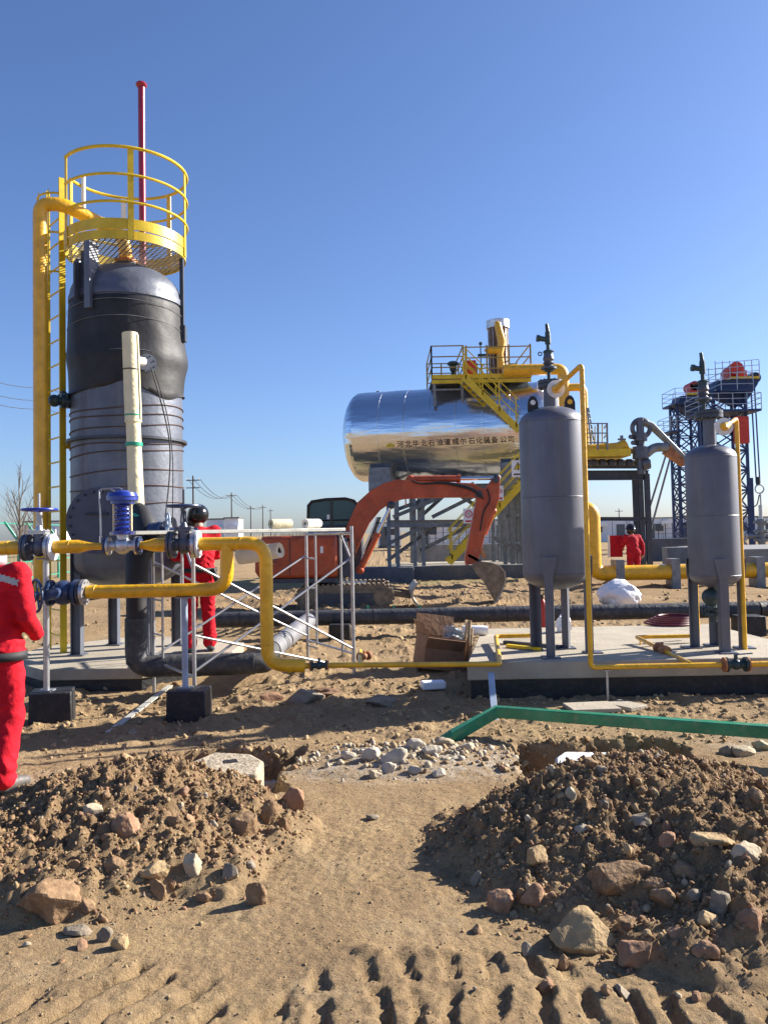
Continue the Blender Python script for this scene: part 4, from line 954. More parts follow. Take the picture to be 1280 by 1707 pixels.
wall('bund_wall', WX(1070, 38), WX(1240, 38), 38, 38.5, -.2, W(1140, 897, 38).z, 'concdk', 'dark bund wall in front of the blue lattice towers', 'wall')
wall('low_wall', WX(1235, 27), WX(1420, 27), 27, 33, -.2, W(1270, 915, 27).z, 'concgrey', 'grey concrete plinth at the right edge beyond the yellow pipe')
# bolted steel stack left of frame leg
wall('sleeper_stack', WX(580, 25.5), WX(688, 25.5), 25.3, 26.3, -.2, W(640, 946, 25.5).z, 'concdk', 'dark low concrete block beside the excavator blade', 'concrete block')
# ---------------------------------------------------------------- silver tank
tl_ = W(606, 726, 28.7); tr_ = W(899, 719, 27.2); TRad = 1.60
ax = (tr_-tl_); ax.z = 0; TL = ax.length; ax.normalize(); mid = (tl_+tr_)/2; base = V((mid.x, mid.y, mid.z-TRad))
tank = thing('storage_tank', 'big polished silver horizontal tank raised on a grey steel frame', 'storage tank', base)
c0 = mid-ax*TL/2; c1 = mid+ax*TL/2; side = ax.cross(UP).normalized()
if side.y > 0: side = -side
rings = [(TRad, 0)]; nR = 7
MB().lathe([(TRad, TL*k/28) for k in range(29)], c0, ax, n=96, fn=lambda t, h: .006*math.sin(h*5.2)+.004*math.sin(t*9+h*2)).build('cladding', 'clad', tank)
for k in range(1, 7):
    p = c0+ax*TL*k/7; MB().lathe([(TRad+.002, -.03), (TRad+.014, -.02), (TRad+.014, .02), (TRad+.002, .03)], p, ax, n=96).build('cladding_seam', 'clad', tank)
for s_, c in ((-1, c0), (1, c1)):
    hp_ = [(TRad*math.cos(PI/2*k/10)+(.001 if k == 10 else 0), .62*math.sin(PI/2*k/10)) for k in range(11)]
    MB().lathe(hp_, c, ax*s_, n=24).build('end_cap', 'clad' if s_ < 0 else 'cladend', tank, smooth=10 if s_ < 0 else 40)
for f_ in (.14, .86):
    p = c0+ax*TL*f_
    MB().box(p-V((0, 0, TRad+.05))+side*.75, (.75, .95, .9), math.atan2(ax.y, ax.x)).build('saddle', 'steel', tank)
    MB().box(p-V((0, 0, TRad+.16)), (.8, 2.4, .5), math.atan2(ax.y, ax.x)).build('saddle', 'steel', tank)
for px in (630,): MB().ring(W(630, 655, 28.4), .06, .02, (0, 1, 0), 16, 6).build('lifting_eye', 'steel', tank)
# lettering
def text3d(s, size, m, parent=None, name='lettering', ext=.004, up=None):
    cu = bpy.data.curves.new(name, 'FONT'); cu.body = s; cu.size = size; cu.extrude = ext; cu.align_x = 'CENTER'; cu.align_y = 'CENTER'
    tmp = bpy.data.objects.new(name, cu); S.collection.objects.link(tmp)
    dg = bpy.context.evaluated_depsgraph_get(); dg.update(); me = bpy.data.meshes.new_from_object(tmp.evaluated_get(dg)); bpy.data.objects.remove(tmp)
    o = bpy.data.objects.new(name, me); S.collection.objects.link(o); me.materials.clear(); me.materials.append(M[m])
    if parent is not None: o.parent = parent
    return o
txt = '河北华北石油道威尔石化装备公司'
rowz = W(760, 737, 26.4).z; dz = rowz-mid.z; an = math.asin(dz/TRad)
for i, ch in enumerate(txt):
    tx0, tx1 = 667, 851
    px = tx0+(tx1-tx0)*i/(len(txt)-1)
    # place on the cladding: find distance along the axis from the pixel
    best = None
    for k in range(200):
        s_ = TL*k/199; p = c0+ax*s_+side*TRad*math.cos(an)+V((0, 0, dz))
        loc = CM.to_3x3().transposed() @ (p-V((0, 0, EYE))); u = CX+F*loc.x/-loc.z
        if best is None or abs(u-px) < best[0]: best = (abs(u-px), p)
    o = text3d(ch, .235, 'ink', tank)
    nrm = (side*math.cos(an)+UP*math.sin(an)).normalized(); ux = ax; uy = nrm.cross(ux)
    if uy.z < 0: uy = -uy
    mt = Matrix((ux, uy, nrm)).transposed().to_4x4(); mt.translation = best[1]+nrm*.022-base
    o.matrix_local = mt
best = None
for k in range(200):
    p = c0+ax*TL*k/199+side*TRad*math.cos(an)+V((0, 0, dz)); loc = CM.to_3x3().transposed() @ (p-V((0, 0, EYE))); u = CX+F*loc.x/-loc.z
    if best is None or abs(u-651) < best[0]: best = (abs(u-651), p)
q = best[1]+side*.02+V((0, 0, .0)); nrm = (side*math.cos(an)+UP*math.sin(an))
b = MB(); 
b.prism([q+ax*(.14*math.cos(a))+V((0, 0, .10*math.sin(a)-.04)) for a in [PI*k/10 for k in range(11)]], nrm*.01)
b.prism([q+ax*i+V((0, 0, j)) for i, j in ((-.14, -.075), (.14, -.075), (.14, -.045), (-.14, -.045))], nrm*.01); b.build('emblem', 'lemon', tank)
# access platform over the tank
ap = thing('access_platform', 'yellow-railed steel platform bridging over the silver tank with stairs', 'platform', (WX(800), K, mid.z))
def pb(a, b, w, h=None, m='lemon', nm='beam'): return MB().bar(a, b, w, h).build(nm, m, ap)
zd = W(800, 632, 26.6).z; zdl = W(745, 641, 26.6).z
zra = zd+1.1
yF, yB = 26.4, 29.2
xL, xM, xR_ = W(719, 600, yF).x, W(772, 600, yF).x, W(884, 600, yF).x
for (a, b_) in ((xL, xM), (xM+.02, xR_)):
    MB().box(((a+b_)/2, (yF+yB)/2, zd), (b_-a, yB-yF, .05)).build('deck', 'steel', ap)
    MB().box(((a+b_)/2, yF-.03, zd+.06), (b_-a, .02, .14)).build('toe_board', 'lemon', ap)
    MB().box(((a+b_)/2, yF+.02, zd-.10), (b_-a, .08, .12)).build('edge_beam', 'lemon', ap)
for y in (yF, yB):
    for h in (.38, .74, 1.1): pb(V((xL, y, zd+h)), V((xM, y, zd+h)), .035, .035, 'rail', 'rail'); pb(V((xM+.1, y, zd+h-.06)), V((xR_, y, zd+h-.06)), .035, .035, 'rail', 'rail')
    for x in [xL, xL+(xM-xL)*.5 if y == yB else xL, xM, xM+.1, xM+(xR_-xM)*.35, xM+(xR_-xM)*.68, xR_]: pb(V((x, y, zd)), V((x, y, zd+1.1)), .05, .05, 'rail', 'rail_post')
for x in (xL, xM, xR_):
    for h in (.38, .74, 1.1): pb(V((x, yF, zd+h)), V((x, yB, zd+h)), .035, .035, 'rail', 'rail')
for x in (xL+.08, xM-.05, xR_-.15, xM+1.2): pb(V((x, yF+.1, zd-.08)), V((x, yF+.1, mid.z+.75)), .09, .09, 'steel', 'platform_leg')
pb(V((xL, yF+.1, zd-.35)), V((xM, yF+.1, zd-.35)), .06, .06, 'steel')
# stairs
def stairs(a, b, width, nst, par, rail=True, off=V((0, 1, 0)), m='lemon'):
    a, b = V(a), V(b)
    for s_ in (0, 1):
        MB().bar(a+off*width*s_, b+off*width*s_, .04, .22).build('stringer', m, par)
        for h in (.45, .75, 1.0): MB().bar(a+off*width*s_+UP*h, b+off*width*s_+UP*h, .028, .028).build('handrail', m, par)
        for k in range(4): p = a.lerp(b, .04+k*.30)+off*width*s_; MB().bar(p, p+UP*1.0, .04, .04).build('rail_post', m, par)
    for k in range(1, nst): p = a.lerp(b, k/nst)+off*width/2; MB().box(p+V((0, 0, .02)), (.26, width, .03)).build('tread', 'steel', par)
sa = V((W(772, 628, 25.6).x, 25.5, W(772, 628, 25.5).z)); sb = W(866, 718, 25.5)
stairs(sa, sb, .7, 12, ap)
MB().box((W(905, 730, 25.8).x, 25.85, sb.z-.05), (1.4, .75, .05)).build('landing', 'steel', ap)
sc0 = W(880, 795, 25.2); sd0 = W(748, 938, 25.2)
stairs(sd0, sc0, .7, 14, ap)
# chimney, valves on the platform
ck = thing('lagged_stack', 'brown lagged upright cylinder with silver cap on the tank platform', 'stack', (W(831, 600, 27.6).x, 27.6, zd))
cx_ = W(831, 600, 27.6).x; zc0 = zd+.03; zc1 = W(831, 548, 27.6).z; zc2 = W(831, 535, 27.6).z
MB().cyl((cx_, 27.6, zc0), (cx_, 27.6, zc1), .345, n=32).build('lagging', 'brownpad', ck)
for k in range(14):
    a = 2*PI*k/14; MB().bar((cx_+.352*math.cos(a), 27.6+.352*math.sin(a), zc0), (cx_+.352*math.cos(a), 27.6+.352*math.sin(a), zc1), .012, .012, up=(math.cos(a), math.sin(a), 0)).build('strap', 'cladend', ck)
MB().cyl((cx_, 27.6, zc1), (cx_, 27.6, zc2), .40, n=32).build('cap', 'cladend', ck)
yv = 27.1; yz = W(828, 610, yv)
gv = thing('stack_pipe', 'lumpy yellow-painted pipe standing against the brown lagged cylinder', 'pipe', (yz.x, yv, zd))
MB().tube([W(835, 614, yv), W(833, 590, yv), W(836, 570, yv), W(829, 540, yv), W(827, 536, yv)], [.14, .11, .15, .12, .05], 14).build('pipe', 'yellow', gv)
MB().cyl(W(812, 584, yv), W(834, 584, yv), .13).cyl(W(812, 584, yv)-V((.1, 0, 0)), W(812, 584, yv), .05).build('branch', 'yellow', gv)
hp2 = thing('vapour_pipe', 'yellow pipe running right from the platform and turning down behind the larger vessel', 'pipe', W(900, 615, 26.3))
a = W(838, 613, 26.2); zc = W(900, 616, 26.2).z
MB().tube([V((a.x, 26.2, zc)), V((W(938, 616, 26.2).x, 26.2, zc)), V((W(938, 616, 26.2).x, 26.2, W(938, 700, 26.2).z))], .19, 16, .25).build('pipe', 'yellow', hp2)
q = W(938, 646, 26.2); MB().tube([q, V((W(972, 646, 26.2).x, 26.2, q.z)), V((W(972, 646, 26.2).x, 26.2, W(972, 770, 26.2).z))], .13, 14, .2).build('pipe', 'yellow', hp2)
q = W(755, 620, 26.9)
mv = thing('mushroom_valve', 'black mushroom-shaped vent valve inside the left platform railing', 'valve', (q.x, 26.9, zd))
MB().lathe([(.05, -.0), (.09, .1), (.06, .2), (.12, .3), (.12, .42), (.20, .48), (.21, .52), (.11, .58), (.001, .60)], (q.x, 26.9, zd+.1), n=18).cyl((q.x, 26.9, zd), (q.x, 26.9, zd+.15), .06).build('body', 'teal', mv)
q = W(783, 620, 26.8); tag(MB().box((q.x+.0, 26.9, zd+.40), (.42, .3, .56)).build('red_cabinet', 'redbox', bevel=.01), 'small red cabinet standing on the tank platform', 'cabinet')
q = W(801, 590, 26.8); tag(MB().cyl((q.x, 26.8, zd), (q.x, 26.8, zd+1.2), .02).ball((q.x, 26.8, zd+1.25), .06).cyl((q.x-.1, 26.8, zd+.85), (q.x+.25, 26.8, zd+.85), .05).build('gauge', 'teal'), 'slim instrument stem beside the brown cylinder', 'gauge')
# ---------------------------------------------------------------- tank frame
fr = thing('tank_gantry', 'grey steel support frame with diagonal braces under the silver tank', 'steel frame', (mid.x, mid.y, zt1))
def fb(a, b, w=.16, h=.16, m='steel', nm='brace'): return MB().hbeam(a, b, w, h, .02, up=(0, 1, 0) if abs((V(b)-V(a)).normalized().z) > .9 else None).build(nm, m, fr)
ztp = mid.z-TRad-.42; zb0 = zt1-.04
xs_ = [WX(654), WX(696), WX(845), WX(868)]
for y in (27.6, 30.6):
    for x in (WX(648), WX(662), WX(690), WX(704), WX(838), WX(850), WX(882)): fb(V((x, y, zb0)), V((x, y, ztp)), .13, .13, nm='column')
    fb(V((WX(640), y, ztp+.1)), V((WX(890), y, ztp+.1)), .2, .22, nm='beam')
    fb(V((WX(650), y-.13, W(700, 872, 27.6).z)), V((WX(800), y-.13, W(800, 872, 27.6).z)), .2, .24, nm='beam')
for k, (a, b_) in enumerate((((645, 820), (760, 790)), ((660, 850), (775, 808)), ((645, 935), (735, 870)), ((740, 808), (800, 848)), ((655, 862), (790, 806)), ((700, 918), (810, 862)), ((735, 808), (700, 850)), ((800, 810), (845, 862)), ((820, 895), (866, 918)), ((650, 838), (700, 808)), ((662, 800), (700, 850)), ((700, 862), (760, 808)), ((650, 905), (700, 880)), ((720, 862), (820, 812)), ((760, 806), (845, 838)))):
    yy = 27.4+.35*(k % 4); fb(W(a[0], a[1], yy), W(b_[0], b_[1], yy), .13, .13)
fr2 = thing('column_row', 'row of closely spaced grey steel columns at the right end of the tank', 'steel frame', (WX(860), 27.4, zb0))
for i, px in enumerate((838, 845, 851, 857, 864, 871)):
    y = 27.3+(5-i)*.55; MB().hbeam(V((W(px, 880, y).x, y, zb0)), V((W(px, 880, y).x, y, W(px, 800, y).z)), .16, .16, .02, up=(0, 1, 0)).build('column', 'steel', fr2)
MB().bar(W(838, 862, 29), W(871, 858, 27.3), .1, .1).build('beam', 'steel', fr2); MB().bar(W(838, 905, 30), W(871, 905, 27.3), .1, .1).build('beam', 'steel', fr2)
# signs
def sign(px, py, Y, w, h, label, kind):
    p = W(px, py, Y); t = thing('warning_sign' if kind == 'tri' else 'prohibition_sign', label, 'sign', (p.x, Y, p.z-h/2))
    MB().box(p, (w, .02, h)).build('plate', 'white', t)
    if kind == 'tri':
        c = p+V((0, -.014, h*.10)); r = w*.40
        MB().prism([c+V((r*math.sin(2*PI*k/3), 0, r*math.cos(2*PI*k/3))) for k in range(3)], (0, .008, 0)).build('triangle_border', 'ink', t)
        MB().prism([c+V((r*.74*math.sin(2*PI*k/3), -.003, r*.74*math.cos(2*PI*k/3))) for k in range(3)], (0, .008, 0)).build('triangle', 'signyellow', t)
        MB().box(c+V((0, -.01, .02)), (.03, .006, .14)).box(c+V((0, -.01, -.10)), (.03, .006, .03)).build('mark', 'ink', t)
        MB().box(p+V((0, -.014, -h*.35)), (w*.7, .006, h*.09)).build('caption', 'ink', t)
    else:
        c = p+V((0, -.014, h*.13))
        MB().ring(c, w*.30, w*.045, (0, 1, 0), 28, 6).build('red_ring', 'signred', t)
        MB().bar(c+V((-w*.2, 0, w*.2)), c+V((w*.2, 0, -w*.2)), w*.05, .01).build('red_bar', 'signred', t)
        MB().bar(c+V((w*.14, .004, w*.18)), c+V((-w*.1, .004, -w*.14)), w*.08, .008).build('symbol', 'ink', t)
        MB().box(p+V((0, -.014, -h*.36)), (w*.6, .006, h*.12)).build('caption', 'signred', t)
    return t
sign(863, 781, 25.0, .40, .52, 'white sign with yellow warning triangle beside the larger vessel', 'tri')
sign(781, 860, 24.8, .34, .46, 'white sign with red prohibition circle behind the excavator arm', 'no')
sign(833, 822, 25.1, .22, .46, 'narrow white sign between excavator arm and stairs', 'no')
# ---------------------------------------------------------------- yellow mains behind the pads
mY = 21.0; zm = W(1040, 955, mY).z
mn = thing('main_pipe', 'large yellow main running low behind the vessels and rising in a goal-post bend', 'pipe', (WX(1100, mY), mY, zm-.2))
xr0 = W(988, 900, mY).x; ztop_ = W(990, 846, mY).z
MB().tube([V((xr0-1.2, mY+.1, ztop_-.22)), V((xr0, mY, ztop_)), V((xr0, mY, zm)), V((WX(1500, mY), mY, zm))], .20, 20, .28, 8).build('pipe', 'yellow', mn)
flange((xr0-.75, mY+.06, ztop_-.15), (1, 0, .2), .3, .1)
for px in (1122, 1030, 1262):
    x = W(px, 950, mY).x; MB().box((x, mY+.05, zm-.1), (.22, .5, .9)).build('support', 'steel', mn)
# pipe rack with yellow deck to the right
rk = thing('pipe_rack', 'grey pipe rack with yellow deck and railing between the two vessels', 'pipe rack', (WX(1060, 25), 25, 0))
RY = 25.0
def rb(a, b, w, h, m='steel', nm='beam'): return MB().hbeam(W(*a), W(*b), w, h, .02, up=(0, 1, 0) if abs(a[0]-b[0]) < 3*abs(a[1]-b[1])/8 else None).build(nm, m, rk)
rb((900, 793, RY), (1080, 792, RY), .2, .30, 'dkgrey'); rb((940, 776, RY+1.5), (1080, 776, RY+1.5), .16, .2, 'dkgrey')
for px, y in ((1058, RY+1.4), (1067, RY+.9), (1078, RY)): rb((px-1, 790, y), (px+5, 945, y), .15, .15, 'dkgrey', 'column')
rb((975, 865, RY-.2), (1082, 865, RY-.2), .1, .12, 'dkgrey')
MB().box((W(1000, 758, RY).x, RY, W(1000, 758, RY).z), (1.5, 1.4, .22)).build('deck_box', 'lemon', rk)
MB().tube([W(975, 752, RY-.4), W(1030, 748, RY-.4), W(1043, 742, RY-.4)], .2, 12).build('pipe', 'yellow', rk)
MB().cyl(W(1040, 748, RY-.2), W(1068, 756, RY-.2), .1, .08).build('pipe', 'steel', rk)
for k in range(7): x = 984+k*15; MB().cyl(W(x, 772, RY-.3), W(x+8, 772, RY-.3), .13).build('roller', 'dkgrey', rk)
MB().cyl(W(975, 771, RY), W(1068, 771, RY), .09).build('pipe', 'steel', rk)
for px, y in ((1012, RY-.7), (1012, RY+.7), (976, RY+.7), (996, RY-.7)): MB().bar(W(px, 750, y), W(px-(1 if px > 1000 else 0), 705, y), .05, .05).build('rail_post', 'steel', rk)
for dz_ in (706, 722, 738): MB().bar(W(974, dz_, RY-.7), W(1012, dz_, RY-.7), .035).bar(W(1012, dz_, RY-.7), W(1006, dz_+8, RY+1.4), .035).build('rail', 'steel', rk)
for k in range(5): MB().bar(W(1003-k*6, 706+k*2, RY-.2+k*.3), W(1003-k*6, 748, RY-.2+k*.3), .03).build('baluster', 'lemon', rk)
MB().bar(W(984, 740, RY), W(978, 680, RY), .04).bar(W(990, 740, RY+.3), W(980, 680, RY+.3), .04).build('ladder_rail', 'steel', rk)
for k in range(6): MB().bar(W(979+k, 688+k*9, RY), W(984+k, 690+k*9, RY+.2), .025).build('ladder_rung', 'steel', rk)
q = W(1036, 742, RY-.4); MB().cyl(q, q+V((0, 0, .3)), .05).cyl(q+V((-.12, 0, .18)), q+V((.12, 0, .18)), .03).build('small_valve', 'steel', rk)
la_ = thing('loading_arm', 'folded loading arm of twin grey tubes with rusty outer end beside the smaller vessel', 'loading arm', W(1067, 785, RY-.5))
aY = RY-.5
MB().cyl(W(1068, 790, aY), W(1066, 698, aY), .12, n=14).cyl(W(1067, 765, aY), W(1067, 745, aY), .24).cyl(W(1067, 735, aY), W(1067, 722, aY), .2).build('mast', 'cast', la_)
MB().ring(W(1068, 714, aY), .27, .075, (0, 1, 0), 28, 10).build('counterweight_ring', 'cast', la_)
for k in range(4): MB().cyl(W(1050+k*4, 728+k*10, aY-.1), W(1062+k*5, 730+k*9, aY+.2), .07).build('swivel_joint', 'cast', la_)
for dy in (0, .28): MB().tube([W(1072, 703+dy*8, aY+dy), W(1086, 708+dy*18, aY+dy), W(1145, 768, aY+dy)], .085, 12).build('arm_tube', 'steel', la_)
MB().tube([W(1075, 758, aY), W(1090, 745, aY), W(1112, 746, aY)], .14, 12, .2).build('arm_tube', 'steel', la_)
MB().bar(W(1110, 748, aY+.1), W(1142, 770, aY+.1), .3, .34).build('arm_end', 'rust', la_)
MB().cyl(W(1068, 775, aY), W(1080, 771, aY), .2).build('motor', 'cast', la_)
for a, b_ in (((1112, 750), (1064, 905)), ((1118, 758), (1078, 905))): tag(MB().cyl(W(*a, 26), W(*b_, 26), .035, n=8).build('guy_rod', 'steel'), 'slanted %s grey guy rod hanging below the loading arm' % ('left' if a[0] < 1115 else 'right'), 'guy rod')
# ---------------------------------------------------------------- excavator
EY = 17.4
eg = W(570, 1003, EY)
ex = thing('excavator', 'orange-red compact excavator with dark cab parked behind the scaffold with its arm raised', 'excavator', (eg.x, EY, 0))
def E(px, py, dy=0): return W(px, py, EY+dy)
def prof(pts, thick, name, m, dy=0, bevel=.012, par=ex): return MB().prism([E(x, y, dy) for x, y in pts], (0, thick, 0)).build(name, m, par, bevel=bevel)
def scaleY(pts): return pts
gz = 0.0
# tracks
def track(dy, nm='track'):
    x0, x1 = E(500, 990).x, E(655, 990).x; r = .25; zc = .27; y = EY+dy
    tr = MB(); loop = []
    n = 14
    for k in range(n+1): a = PI/2+PI*k/n; loop.append((x0+r+r*math.cos(a), zc+r*math.sin(a)))
    for k in range(n+1): a = -PI/2+PI*k/n; loop.append((x1-r+r*math.cos(a), zc+r*math.sin(a)))
    tr.prism([V((a, y, b)) for a, b in loop], (0, .30, 0)); o = tr.build(nm, 'rubber', ex)
    # cleats
    per = []; 
    L1 = (x1-r)-(x0+r)
    st = .105
    k = 0
    m = MB()
    while k*st < L1:
        x = x0+r+k*st; m.box((x, y, zc+r+.012), (.05, .32, .035)); m.box((x, y, zc-r-.008), (.05, .32, .03)); k += 1
    for c, s_ in ((x0+r, 1), (x1-r, -1)):
        for j in range(8):
            a = PI/2+s_*PI*(j+.5)/8; m.box((c+(r+.012)*math.cos(a), y, zc+(r+.012)*math.sin(a)), (.035, .32, .05), rot=Matrix.Rotation(-a, 3, 'Y'))
    m.build('track_cleats', 'rubber', o, kind='stuff')
    f = MB().box(((x0+x1)/2, y-.155, zc-.02), (x1-x0-.7, .03, .2)); f.build('track_frame', 'dkgrey', o)
    for k in range(5):
        x = x0+.45+k*(x1-x0-.9)/4; MB().cyl((x, y-.18, zc-.12), (x, y-.14, zc-.12), .07, n=16).build('roller', 'dkgrey', o)
    for x in (x0+r, x1-r): MB().cyl((x, y-.18, zc), (x, y-.14, zc), .17, n=20).build('sprocket', 'rubber', o)
track(-.62); track(.62)
MB().box((E(560, 985).x, EY, .38), (1.3, .95, .3)).build('undercarriage', 'dkgrey', ex)
MB().cyl((E(545, 985).x, EY, .5), (E(545, 985).x, EY, .66), .42, n=28).build('slew_ring', 'dkgrey', ex)
# dozer blade
bx = E(684, 985).x; bb = MB(); n = 8
pts = [(bx+.10-.12*math.sin(PI*k/n), .06+.46*k/n) for k in range(n+1)]
bb.prism([V((a, EY, b)) for a, b in pts]+[V((a+.045, EY, b)) for a, b in pts[::-1]], (0, 1.65, 0)); bb.build('dozer_blade', 'blade', ex)
for s_ in (-1, 1): MB().bar((E(640, 985).x, EY+s_*.35, .34), (bx, EY+s_*.42, .25), .1, .12).build('blade_arm', 'rubber', ex)
# house
zf = .68
hx0, hx1 = E(443, 900).x, E(566, 900).x; zt_ = E(500, 893).z
ho = MB().box(((hx0+hx1)/2, EY, (zf+zt_)/2), (hx1-hx0, 1.55, zt_-zf)).build('engine_housing', 'orange', ex, bevel=.08)
MB().box(((hx0+hx1)/2-.02, EY, zf-.05), (hx1-hx0-.05, 1.5, .09)).build('platform_base', 'dkgrey', ex)
MB().prism([V((hx0-.02, EY, zf+.0)), V((hx0-.12, EY, zf+.15)), V((hx0-.12, EY, zt_-.2)), V((hx0-.02, EY, zt_-.08))], (0, 1.5, 0)).build('counterweight', 'orange', ex, bevel=.03)
MB().box((E(490, 900).x, EY-.785, (zf+zt_)/2), (.012, .02, zt_-zf-.1)).build('door_gap', 'dkgrey', ex)
MB().box((E(541, 915).x, EY-.785, E(541, 915).z), (.06, .012, .14)).build('label_plate', 'white', ex)
for k in range(6): MB().box((E(462, 900).x, EY-.785, zf+.35+.055*k), (.22, .015, .018)).build('vent_slat', 'dkgrey', ex)
# cab (far side of the machine)
cy = EY+.32; cx0, cx1 = W(516, 860, cy).x, W(604, 860, cy).x; zc1 = W(560, 833, cy).z
MB().box(((cx0+cx1)/2, cy, zt_-.28), (cx1-cx0, .95, 1.0)).build('cab_base', 'dkgrey', ex, bevel=.03)
cb = [(cx0, zt_+.1), (cx0+.02, zc1-.14), (cx0+.10, zc1-.05), (cx0+.4, zc1-.01), (cx1-.35, zc1), (cx1-.17, zc1-.05), (cx1-.06, zc1-.17), (cx1+.02, zt_+.1)]
MB().prism([V((a*1.0, cy, b-.0)) for a, b in [(cx0+.02, zt_+.1), (cx0+.04, zc1-.15), (cx0+.12, zc1-.07), (cx0+.4, zc1-.03), (cx1-.35, zc1-.02), (cx1-.19, zc1-.07), (cx1-.08, zc1-.18), (cx1-.01, zt_+.1)]], (0, .93, 0)).build('cab_glass', 'glass', ex)
for dy in (-.475, .475):
    MB().tube([V((a, cy+dy, b)) for a, b in cb], .032, 8).build('cab_frame', 'blackgloss', ex)
MB().cyl((cx0+.52, cy-.48, zt_+.1), (cx0+.52, cy-.48, zc1-.02), .025, n=8).build('cab_pillar', 'blackgloss', ex)
MB().cyl((cx0+.02, cy-.48, zt_+.32), (cx1-.02, cy-.48, zt_+.32), .014, n=8).build('window_rail', 'blackgloss', ex)
for a, b in cb[1:7]: MB().cyl((a, cy-.475, b), (a, cy+.475, b), .032, n=8).build('cab_crossbar', 'blackgloss', ex)
MB().prism([V((a, cy, b)) for a, b in [(cx0+.09, zc1-.05), (cx0+.4, zc1+.01), (cx1-.35, zc1+.03), (cx1-.15, zc1-.03), (cx1-.35, zc1-.02), (cx0+.4, zc1-.03)]], (0, .99, 0)).build('cab_roof', 'blackgloss', ex)
MB().box((E(548, 857).x, cy-.472, E(548, 862).z), (.06, .006, .10)).build('glass_sticker', 'white', ex)
MB().prism([V((a, EY-.35, b)) for a, b in [(hx1+.0, zf), (hx1+.0, zt_+.0), (hx1+.18, zt_-.1), (hx1+.30, zf+.1), (hx1+.3, zf)]], (0, .7, 0)).build('front_panel', 'dkgrey', ex, bevel=.02)
for k in range(4): MB().tube([E(560+k*5, 905, -.45), E(570+k*6, 895, -.5), E(578+k*5, 930, -.4), E(570+k*6, 950, -.4)], .016, 8, .15).build('hydraulic_hose', 'white' if k < 2 else 'hose', ex)
# boom
BM = -.15
bo = prof([(571, 932), (577, 880), (596, 838), (618, 818), (640, 806), (664, 800), (700, 803), (786, 806), (806, 816), (806, 833), (784, 829), (700, 830), (672, 832), (652, 838), (634, 850), (616, 872), (600, 905), (590, 930)], .30, 'boom', 'orange', BM, .01)
for p in ((578, 925), (798, 824)): MB().cyl(E(p[0], p[1], BM-.2), E(p[0], p[1], BM+.2), .08, n=16).build('pivot_pin', 'dkgrey', ex)
MB().box(E(676, 832, BM), (.02, .31, .3)).build('boom_weld', 'orange', ex)
def ram(a, b, r, f_, nm='hydraulic_ram', m='orange', dy=BM):
    a, b = E(*a, dy), E(*b, dy); mid_ = a.lerp(b, f_)
    o = MB().cyl(a, mid_, r, n=16).cyl(mid_-(b-a).normalized()*.02, mid_+(b-a).normalized()*.03, r*1.15, n=16).ball(a, r*1.3).build(nm, m, ex)
    MB().cyl(mid_, b, r*.55, n=12).build('piston_rod', 'chrome', o); MB().ball(b, r*1.2).build('rod_eye', 'dkgrey', o)
ram((684, 799), (828, 797), .075, .56)
MB().prism([E(x, y, BM) for x, y in ((672, 806), (680, 793), (690, 796), (694, 806))], (0, .2, 0)).build('ram_bracket', 'orange', ex)
for dy in (-.38, .08): ram((600, 950), (652, 842), .07, .55, m='dkgrey' if dy > 0 else 'orange', dy=dy)
# hoses over the boom
for k in range(3): MB().tube([E(686, 801, BM-.1-.05*k), E(700, 807, BM-.2), E(740, 803+k, BM-.2), E(786, 812+k*2, BM-.2), E(806, 832, BM-.2)], .018, 8, .3).build('hydraulic_hose', 'hose', ex)
for k in range(3): MB().tube([E(628+k*3, 862, BM-.2), E(618+k*3, 890, BM-.25), E(606+k*4, 915, BM-.25), E(600+k*2, 952, BM-.2)], .018, 8, .2).build('hydraulic_hose', 'hose' if k else 'white', ex)
# arm
prof([(810, 812), (822, 796), (832, 794), (831, 830), (824, 850), (812, 872), (804, 905), (795, 938), (776, 942), (774, 930), (782, 890), (790, 850), (795, 826)], .24, 'arm', 'orange', BM, .01)
MB().cyl(E(826, 800, BM-.18), E(826, 800, BM+.18), .07).build('pivot_pin', 'dkgrey', ex)
ram((822, 852), (798, 912), .06, .6, dy=BM-.02)
MB().tube([E(812, 815, BM-.14), E(818, 835, BM-.15), E(806, 850, BM-.15), E(800, 885, BM-.15)], .016, 8, .2).build('hydraulic_hose', 'hose', ex)
MB().bar(E(797, 908, BM), E(808, 930, BM), .22, .07).build('bucket_link', 'rust', ex); MB().bar(E(779, 925, BM), E(800, 936, BM), .24, .06).build('bucket_link', 'dkgrey', ex)
MB().bar(E(796, 910, BM), E(783, 920, BM), .2, .07).build('bucket_link', 'rust', ex)
# bucket
bk_ = [(786, 940), (800, 932), (815, 937), (830, 942), (838, 952), (839, 965), (833, 985), (824, 1002)]
inn = [(x-3, y+2) for x, y in bk_[2:]]
outer = [(786, 940), (800, 936), (816, 938), (830, 943), (838, 953), (839, 966), (833, 985), (825, 1003)]
bc = bpy.data.objects.new('bucket', None); S.collection.objects.link(bc); bc.parent = ex; bc['_off'] = list(parent_loc(ex))
side_poly = outer+[(820, 996), (806, 970), (792, 955)]
for dy in (-.30, .30): MB().prism([E(x, y, BM+dy) for x, y in side_poly], (0, .02, 0)).build('side_plate', 'rubber', bc)
sh_ = MB()
for p, q in zip(outer[1:-1], outer[2:]):
    a, b = E(*p, BM), E(*q, BM); sh_.bar(a, b, .58, .028, up=(b-a).cross(V((0, 1, 0))))
sh_.build('bucket_shell', 'blade', bc)
for k in range(5):
    y = BM-.26+k*.13; a, b = E(826, 1000, y), E(820, 1016, y); MB().bar(a, b, .05, .04).build('tooth', 'blade', bc)
